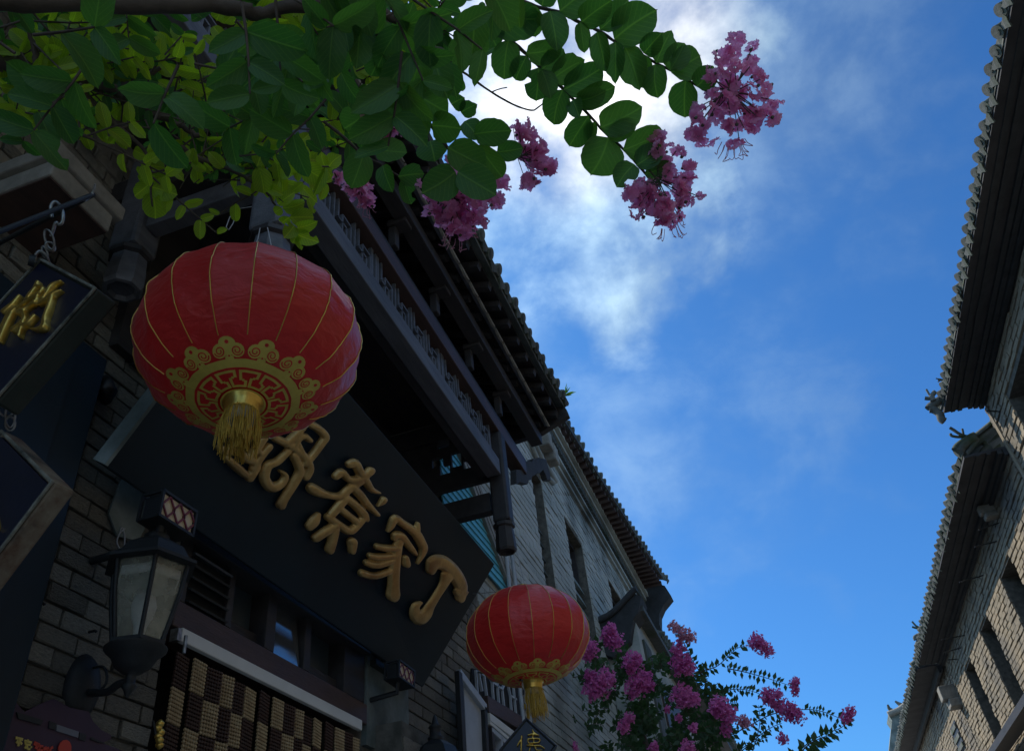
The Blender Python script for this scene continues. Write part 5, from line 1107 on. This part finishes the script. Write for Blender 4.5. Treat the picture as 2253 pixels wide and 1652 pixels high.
# spurs
for P, r_ in paths[:2]:
    for i in range(26):
        k = rn.randrange(len(P)-1); p = P[k].lerp(P[k+1], rn.random()); d = (CR*rn.uniform(-1,1) + CD*rn.uniform(-1,1) + CF*rn.uniform(-.5,.5)).normalized()*rn.uniform(.03,.10)
        s = MB(); s.tube([p, p+d*.6+Vector((0,0,.004)), p+d], [0.0016,0.0012,0.0007], 5); part('twig', s, M['branch'], tree)
def spray(start, dirn, ln, leafl, kind, step=0.032, droop=0.2, ratio=0.56):
    p = Vector(start); d = dirn.normalized(); P = [p.copy()]; n = max(2, int(ln/step)); side = 1
    for i in range(n):
        d = (d + Vector((rn.uniform(-.12,.12), rn.uniform(-.12,.12), rn.uniform(-.12,.12) - droop*.08))).normalized(); p = p + d*step; P.append(p.copy())
        v = CAMN(p); sd = d.cross(v).normalized()
        for sg_ in ((1,-1) if rn.random() < .75 else (side,)):
            l_ = leafl*rn.uniform(.65,1.1)*(1 - .35*i/n); ax = (sd*sg_*rn.uniform(.7,1) + d*rn.uniform(.2,.7) + v*rn.uniform(-.35,.35)).normalized()
            bag.add(p, p+ax*l_, (v + Vector((rn.uniform(-1,1), rn.uniform(-1,1), rn.uniform(-1,1)))*.6).normalized(), l_*ratio*rn.uniform(.9,1.1), kind)
        side = -side
    s = MB(); s.tube(P, [0.0018*(1-.5*i/len(P)) for i in range(len(P))], 5); part('twig', s, M['branch'], tree)
# hanging sprays of yellow-green leaves, traced
for a, b, w in (((960,1010),(1105,1000),75),((965,1030),(870,985),70),((975,1090),(1090,1105),70),((970,1090),(905,1150),60),((985,1150),(1090,1190),75),((985,1170),(905,1180),60),((990,1200),(880,1290),85),((995,1230),(1160,1280),120),((1000,1260),(1020,1440),130),((990,1000),(1000,930),60),
    ((1285,1095),(1298,1215),62),((1580,1165),(1600,1215),30),((1340,1070),(1395,1140),40),((1240,980),(1290,1080),70),((1470,1105),(1370,1000),70),
    ((1690,1090),(1745,935),95),((1700,1100),(1735,1275),105),((1680,1105),(1700,1265),70),((1850,1090),(1850,930),85),((1860,1095),(1925,1165),100),((1980,1090),(1975,945),120),((1990,1095),(2130,1185),130),((2130,1090),(2110,1000),70),((2140,1100),(2060,1290),50),((2160,1095),(2240,1020),90),
    ((1770,1235),(1850,1275),60),((1790,1290),(1830,1190),60),((1820,1340),(1930,1260),75),((1850,1370),(1800,1400),60),((1860,1370),(2010,1330),90),((1900,1430),(1850,1470),65),((1905,1430),(2065,1430),110),((1935,1480),(1870,1560),90),((1945,1500),(2075,1460),75),((1950,1540),(2090,1590),90),((1955,1560),(1980,1640),45),((1945,1550),(1920,1600),50)):
    leafpx(z1(*a), z1(*b), w*.3348*1.1, 1.45, 'leafy', .3)
for P, r_ in paths:
    if P is paths[10][0]: continue
    n = 10 if len(P) > 6 else 4
    for i in range(n):
        k = rn.randrange(len(P)-1); p = P[k].lerp(P[k+1], rn.random())
        d = CR*rn.uniform(-1,1) + CD*rn.uniform(-.9,.35) + CF*rn.uniform(-.3,.6)
        spray(p, d, rn.uniform(.08,.19), .040, 'leafy' if rn.random() < .7 else 'leaf')
# canopy mass: pixel-region lower limit of the foliage, measured along the top of the photo
LIM = [(0,290),(100,310),(190,330),(260,280),(330,330),(400,360),(560,385),(680,395),(760,380),(860,330),(940,250),(1010,110),(1060,40),(1100,0)]
def lim(x):
    for (a, b), (c, d) in zip(LIM, LIM[1:]):
        if a <= x <= c: return b + (d-b)*(x-a)/(c-a)
    return 0
for i in range(125):
    x = rn.uniform(-60, 1000); y = rn.uniform(-60, max(10, lim(max(0,x))-50)); r_ = rn.uniform(1.6, 2.0)
    spray(at(x, y, r=r_), CR*rn.uniform(-1,1) + CD*rn.uniform(-.8,.6) + CF*rn.uniform(-.5,.8), rn.uniform(.08,.18), .055, 'leafy' if rn.random() < (.5 if x < 720 else .2) else 'leaf')
for i in range(34):   # nearer, darker, larger leaves
    x = rn.uniform(-80, 1040); y = rn.uniform(-90, max(0, lim(max(0,x))*0.72)) if x > 100 else rn.uniform(-60, 340); r_ = rn.uniform(0.95, 1.25)
    if x < 520 and (y > 200 or rn.random() < .55): continue
    spray(at(x, y, r=r_), CR*rn.uniform(-.6,1) + CD*rn.uniform(-.3,1) + CF*rn.uniform(-.4,.4), rn.uniform(.05,.12), .062, 'leaf', step=.034)
for i in range(26):   # foliage out of the frame above, that shades the lane
    spray(at(rn.uniform(-500, 900), rn.uniform(-500,-120), r=rn.uniform(1.2,2.2)), CR*rn.uniform(-1,1)+CD*rn.uniform(-1,1), .2, .07, 'leaf')
bag.build(tree)

# blossoms: each flower six crinkled clawed petals
def flowermesh(seed, mm):
    rr = random.Random(seed); mb = MB()
    for k in range(6):
        a = 2*math.pi*k/6 + rr.uniform(-.2,.2); up = rr.uniform(-.1,.55); n = 9; rad = rr.uniform(.42,.55); c = Vector((math.cos(a)*.62, math.sin(a)*.62, up*.5))
        ex = Vector((math.cos(a), math.sin(a), up)).normalized(); ey = Vector((-math.sin(a), math.cos(a), rr.uniform(-.5,.5))).normalized(); ez = ex.cross(ey)
        ring = []; ring2 = []
        for q in range(n*2):
            t = 2*math.pi*q/(n*2); w = 1 + .22*math.sin(t*7+rr.uniform(0,6)) + rr.uniform(-.12,.12); ring.append(c + (ex*math.cos(t) + ey*math.sin(t))*rad*w + ez*rr.uniform(-.16,.16)); ring2.append(c + (ex*math.cos(t) + ey*math.sin(t))*rad*.55 + ez*rr.uniform(-.06,.06))
        m2 = n*2; mb.add(ring + ring2 + [c], [(q, (q+1)%m2, m2+(q+1)%m2, m2+q) for q in range(m2)] + [(m2+q, m2+(q+1)%m2, 2*m2) for q in range(m2)], True)
        mb.add([Vector((0,0,0))+ey*.03, Vector((0,0,0))-ey*.03, c-ex*rad*.5-ey*.03, c-ex*rad*.5+ey*.03], [(0,1,2,3)])
    return mb.mesh('flower', mm)
FL = [flowermesh(k, M['petal']) for k in range(5)]
def panicle(center_px, blobs, r_, n, sz, stem_from, stamens=3):
    """blobs: (dx, dy, radius) in photo units around center_px"""
    c = at(*center_px, r=r_); s = MB(); o = None; u = r_/FPX
    sf = at(*stem_from, r=r_)
    pts_ = []
    tot = sum(b[2]**2 for b in blobs)
    for dx, dy, rad in blobs:
        for q in range(max(2, int(n*rad*rad/tot))):
            a = rn.uniform(0, 2*math.pi); rr_ = rad*math.sqrt(rn.random()); pts_.append(c + CR*(dx+rr_*math.cos(a))*u + CD*(dy+rr_*math.sin(a))*u + CF*rn.uniform(-.9,.9)*rad*u)
    s.tube([sf, c], 0.0016, 6)
    for p in pts_[::2]: s.tube([c.lerp(sf, rn.uniform(0,.5)), p], 0.0008, 4, cap=False)
    for p in pts_[::3]:
        q = p + CR*rn.uniform(-.01,.01) + CD*rn.uniform(-.01,.01); s.lathe([(0.0005,-0.0035),(0.0032,0),(0.0005,0.0035)], 6, q)
    st = part('blossom_stem', s, M['bud'], tree)
    for p in pts_:
        o = bpy.data.objects.new('flower', FL[rn.randrange(5)]); C.objects.link(o); o.parent = st; k = sz*rn.uniform(.75,1.15)
        o.matrix_local = Matrix.Translation(p - wloc(st)) @ Matrix.Rotation(rn.uniform(0,6.28), 4, Vector((rn.uniform(-1,1), rn.uniform(-1,1), rn.uniform(-1,1))).normalized()) @ Matrix.Scale(k, 4)
    w = MB()
    for k in range(stamens*4):
        b = max(blobs, key=lambda q: q[1]+q[2]); a0 = rn.uniform(.2, 2.6); p = c + CR*(b[0]+b[2]*.9*math.cos(a0))*u + CD*(b[1]+b[2]*.9*math.sin(a0))*u
        d = CR*math.cos(a0)*.5 + CD*(math.sin(a0)*.6+.5); L_ = rn.uniform(.012,.022); w.tube(smooth([tuple(p), tuple(p+d*L_*.6), tuple(p+d*L_+CR*rn.uniform(-.006,.006)), tuple(p+d*L_*.85+CR*rn.uniform(-.009,.009))],3), 0.0006, 4, cap=False)
    if stamens: part('stamens', w, M['petalp'], st)
panicle((1622,205), [(0,-65,42),(-25,-10,45),(40,10,45),(80,25,18),(-60,55,42),(-10,85,28),(50,60,30)], 1.30, 84, 0.0125, (1560,190), 3)
panicle((1455,405), [(10,-70,34),(40,-20,34),(55,30,24),(-10,30,36),(-60,20,28),(-60,60,18),(10,65,34)], 1.30, 72, 0.0120, (1425,372), 3)
panicle((1162,340), [(-15,-45,22),(10,-10,28),(30,25,24),(0,55,16)], 1.35, 36, 0.0135, (1110,352), 0)
panicle((1010,440), [(-30,0,45),(30,20,45),(0,50,38),(75,-20,26),(-70,-20,22),(-10,-50,40)], 1.28, 84, 0.0130, (950,400), 3)
panicle((797,427), [(0,0,26),(-15,-10,16),(10,20,12)], 1.45, 24, 0.0120, (760,410), 1)
panicle((862,248), [(-15,20,34),(15,0,34),(-25,-25,22),(35,-20,20)], 1.36, 42, 0.0145, (850,190), 0)
panicle((742,394), [(0,0,7)], 1.5, 4, 0.011, (735,380), 0)

# weed on the canopy corner
s = MB(); wr = random.Random(3)
for k in range(14):
    a = wr.uniform(0,6.28); l_ = wr.uniform(.05,.11); d = Vector((math.cos(a)*.6+.3, math.sin(a)*.5+.5, wr.uniform(.2,1))).normalized(); p = Vector((-0.79,4.55,4.95)); sd = d.cross(Z1).normalized()*l_*.16
    s.add([p, p+d*l_*.5+sd, p+d*l_, p+d*l_*.5-sd], [(0,1,2,3)])
part('weed_leaf', s, M['leafy'], wd_)

# ------------------------------------------------------------------ crape myrtle farther down the lane
RT = 8.6
mt = thing('crape_myrtle_tree', 'bushy crape myrtle full of magenta blossom in the lane below the far roofs', 'tree', (-0.55, 7.9, 0))
rn = random.Random(23)
s = MB(); s.tube(smooth([(-0.55,7.9,0),(-0.5,7.85,1.2),(-0.62,7.8,2.2),tuple(at(1420,1640,r=RT)),tuple(at(1430,1560,r=RT))],4), [0.07-.003*i for i in range(17)], 10); part('trunk', s, M['branch'], mt)
u = RT/FPX; LV = MB(); LUV = 0
def tleaf(p, ax, nrm, l_, w_):
    sd = nrm.cross(ax).normalized()*w_/2; LV.add([p, p+ax*l_*.45+sd, p+ax*l_, p+ax*l_*.45-sd], [(0,1,2,3)], True)
def tspray(pts, leafl, r0=.006, r1=.002, step=5.5, r=RT):
    P = [at(*p, r=r) for p in pts]; sm = [Vector(p) for p in smooth([tuple(p) for p in P], 5)]; s = MB(); s.tube(sm, [r0+(r1-r0)*i/(len(sm)-1) for i in range(len(sm))], 5); part('branch', s, M['branch'], mt)
    acc = 0; st_ = step*r/FPX
    for a, b in zip(sm, sm[1:]):
        d = b - a; k = max(1, int(d.length/st_))
        for i in range(k):
            p = a + d*(i/k); v = CAMN(p); sd = d.normalized().cross(v).normalized()
            for sg_ in (1,-1):
                if rn.random() < .22: continue
                ax = (sd*sg_*rn.uniform(.5,1.1) + d.normalized()*rn.uniform(0,.7) + v*rn.uniform(-.5,.5)).normalized(); l_ = leafl*rn.uniform(.6,1.4)
                tleaf(p, ax, (v + Vector((rn.uniform(-1,1), rn.uniform(-1,1), rn.uniform(-1,1)))*.5).normalized(), l_, l_*.5)
TS = [[(1500,1530),(1538,1481),(1575,1466),(1600,1445),(1622,1425),(1652,1418)],[(1545,1485),(1525,1455),(1510,1425),(1498,1400),(1488,1385)],[(1600,1470),(1640,1478),(1690,1492),(1745,1510)],[(1555,1535),(1585,1522),(1620,1515),(1655,1520),(1690,1535)],
 [(1560,1640),(1640,1600),(1700,1570),(1770,1560),(1810,1565),(1850,1580),(1866,1580)],[(1600,1680),(1680,1610),(1720,1590)],[(1640,1700),(1670,1600),(1668,1550)],[(1720,1690),(1770,1640),(1810,1615),(1850,1600),(1868,1580)],[(1560,1700),(1640,1640),(1690,1620)],
 [(1200,1500),(1260,1490),(1300,1480)],[(1180,1570),(1230,1560),(1260,1575)],[(1190,1620),(1215,1595),(1240,1610)],[(1215,1480),(1230,1510),(1250,1530)]]
for t_ in TS: tspray(t_, .060)
tspray([(1720,1700),(1770,1645),(1800,1625),(1840,1612)], .095, step=8, r=7.4)
for i in range(280):
    cx_ = rn.uniform(1215, 1600); cy_ = rn.uniform(1430, 1700)
    if cx_ < 1290 and (cy_ < 1560 or rn.random() < .5): continue
    if cy_ < 1440 + max(0, (cx_-1420))*0.55 - (20 if cx_ > 1420 else 0): continue
    if 1290 < cx_ < 1350 and cy_ > 1560 and rn.random() < .7: continue
    a = rn.uniform(0, 6.28); l_ = rn.uniform(18, 40)
    tspray([(cx_, cy_), (cx_+l_*.5*math.cos(a), cy_+l_*.5*math.sin(a)), (cx_+l_*math.cos(a+.3), cy_+l_*math.sin(a+.3))], .062, .004, .0015, step=4.2, r=RT+rn.uniform(-.5,.6))
part('foliage', LV, M['leaff'], mt, kind='stuff')
def petals(px, py, rad, n, mm='petalf', r=RT, sq=1.0):
    s = MB(); c = at(px, py, r=r - .55); r = r - .55; rd_ = rad*r/FPX
    for k in range(n):
        while True:
            v = Vector((rn.uniform(-1,1), rn.uniform(-1,1), rn.uniform(-1,1)))
            if v.length < 1: break
        p = c + (CR*v.x + CD*v.y*sq + CF*v.z)*rd_*(1 + .25*math.sin(v.x*7+v.y*5)); a = Vector((rn.uniform(-1,1), rn.uniform(-1,1), rn.uniform(-1,1))).normalized(); b = a.orthogonal().normalized(); q = rn.uniform(.010,.019)
        cr = a.cross(b); s.add([p + a*q*rn.uniform(.8,1.2), p + b*q*rn.uniform(.6,1.2), p - a*q*rn.uniform(.8,1.2) + cr*q*.4, p - b*q*rn.uniform(.6,1.2)], [(0,1,2,3)])
    part('blossom_cluster', s, M[mm], mt)
for x, y, rad, mm in ((1342,1385,13,'petalf'),(1352,1408,17,'petalf'),(1338,1402,14,'petalf'),(1298,1425,16,'petalf'),(1292,1444,10,'petalf'),(1391,1458,19,'petalf'),(1398,1446,11,'petalf'),(1310,1512,22,'petalf'),(1332,1496,19,'petalf'),(1298,1488,13,'petalf'),(1396,1512,19,'petalf'),(1414,1498,19,'petalf'),(1428,1508,10,'petalf'),(1491,1425,13,'petalf'),(1498,1458,20,'petalf'),(1512,1468,14,'petalf'),(1500,1530,20,'petalf'),(1522,1536,14,'petalf'),(1385,1578,10,'petalf'),(1373,1596,12,'petalf'),(1240,1632,15,'petalf'),(1254,1646,14,'petalf'),(1439,1643,9,'petalf'),(1513,1646,14,'petalf'),(1582,1555,18,'petalf'),(1600,1570,18,'petalf'),(1597,1605,10,'petalf'),(1637,1586,12,'petalp'),(1483,1378,11,'petalp'),(1505,1395,13,'petalp'),(1518,1402,11,'petalp'),(1665,1412,15,'petalf'),(1682,1428,15,'petalf'),(1749,1500,8,'petalf'),(1749,1518,9,'petalf'),(1690,1530,15,'petalf'),(1703,1545,12,'petalf'),(1730,1560,16,'petalf'),(1750,1572,15,'petalf'),(1712,1525,8,'petalf'),(1862,1578,10,'petalf'),(1872,1562,8,'petalf'),(1721,1625,9,'petalf'),(1466,1560,6,'petalf'),(1493,1580,6,'petalf'),(1525,1600,8,'petalf')):
    petals(x, y, rad*1.15, int(rad*rad*0.95)+16, mm)
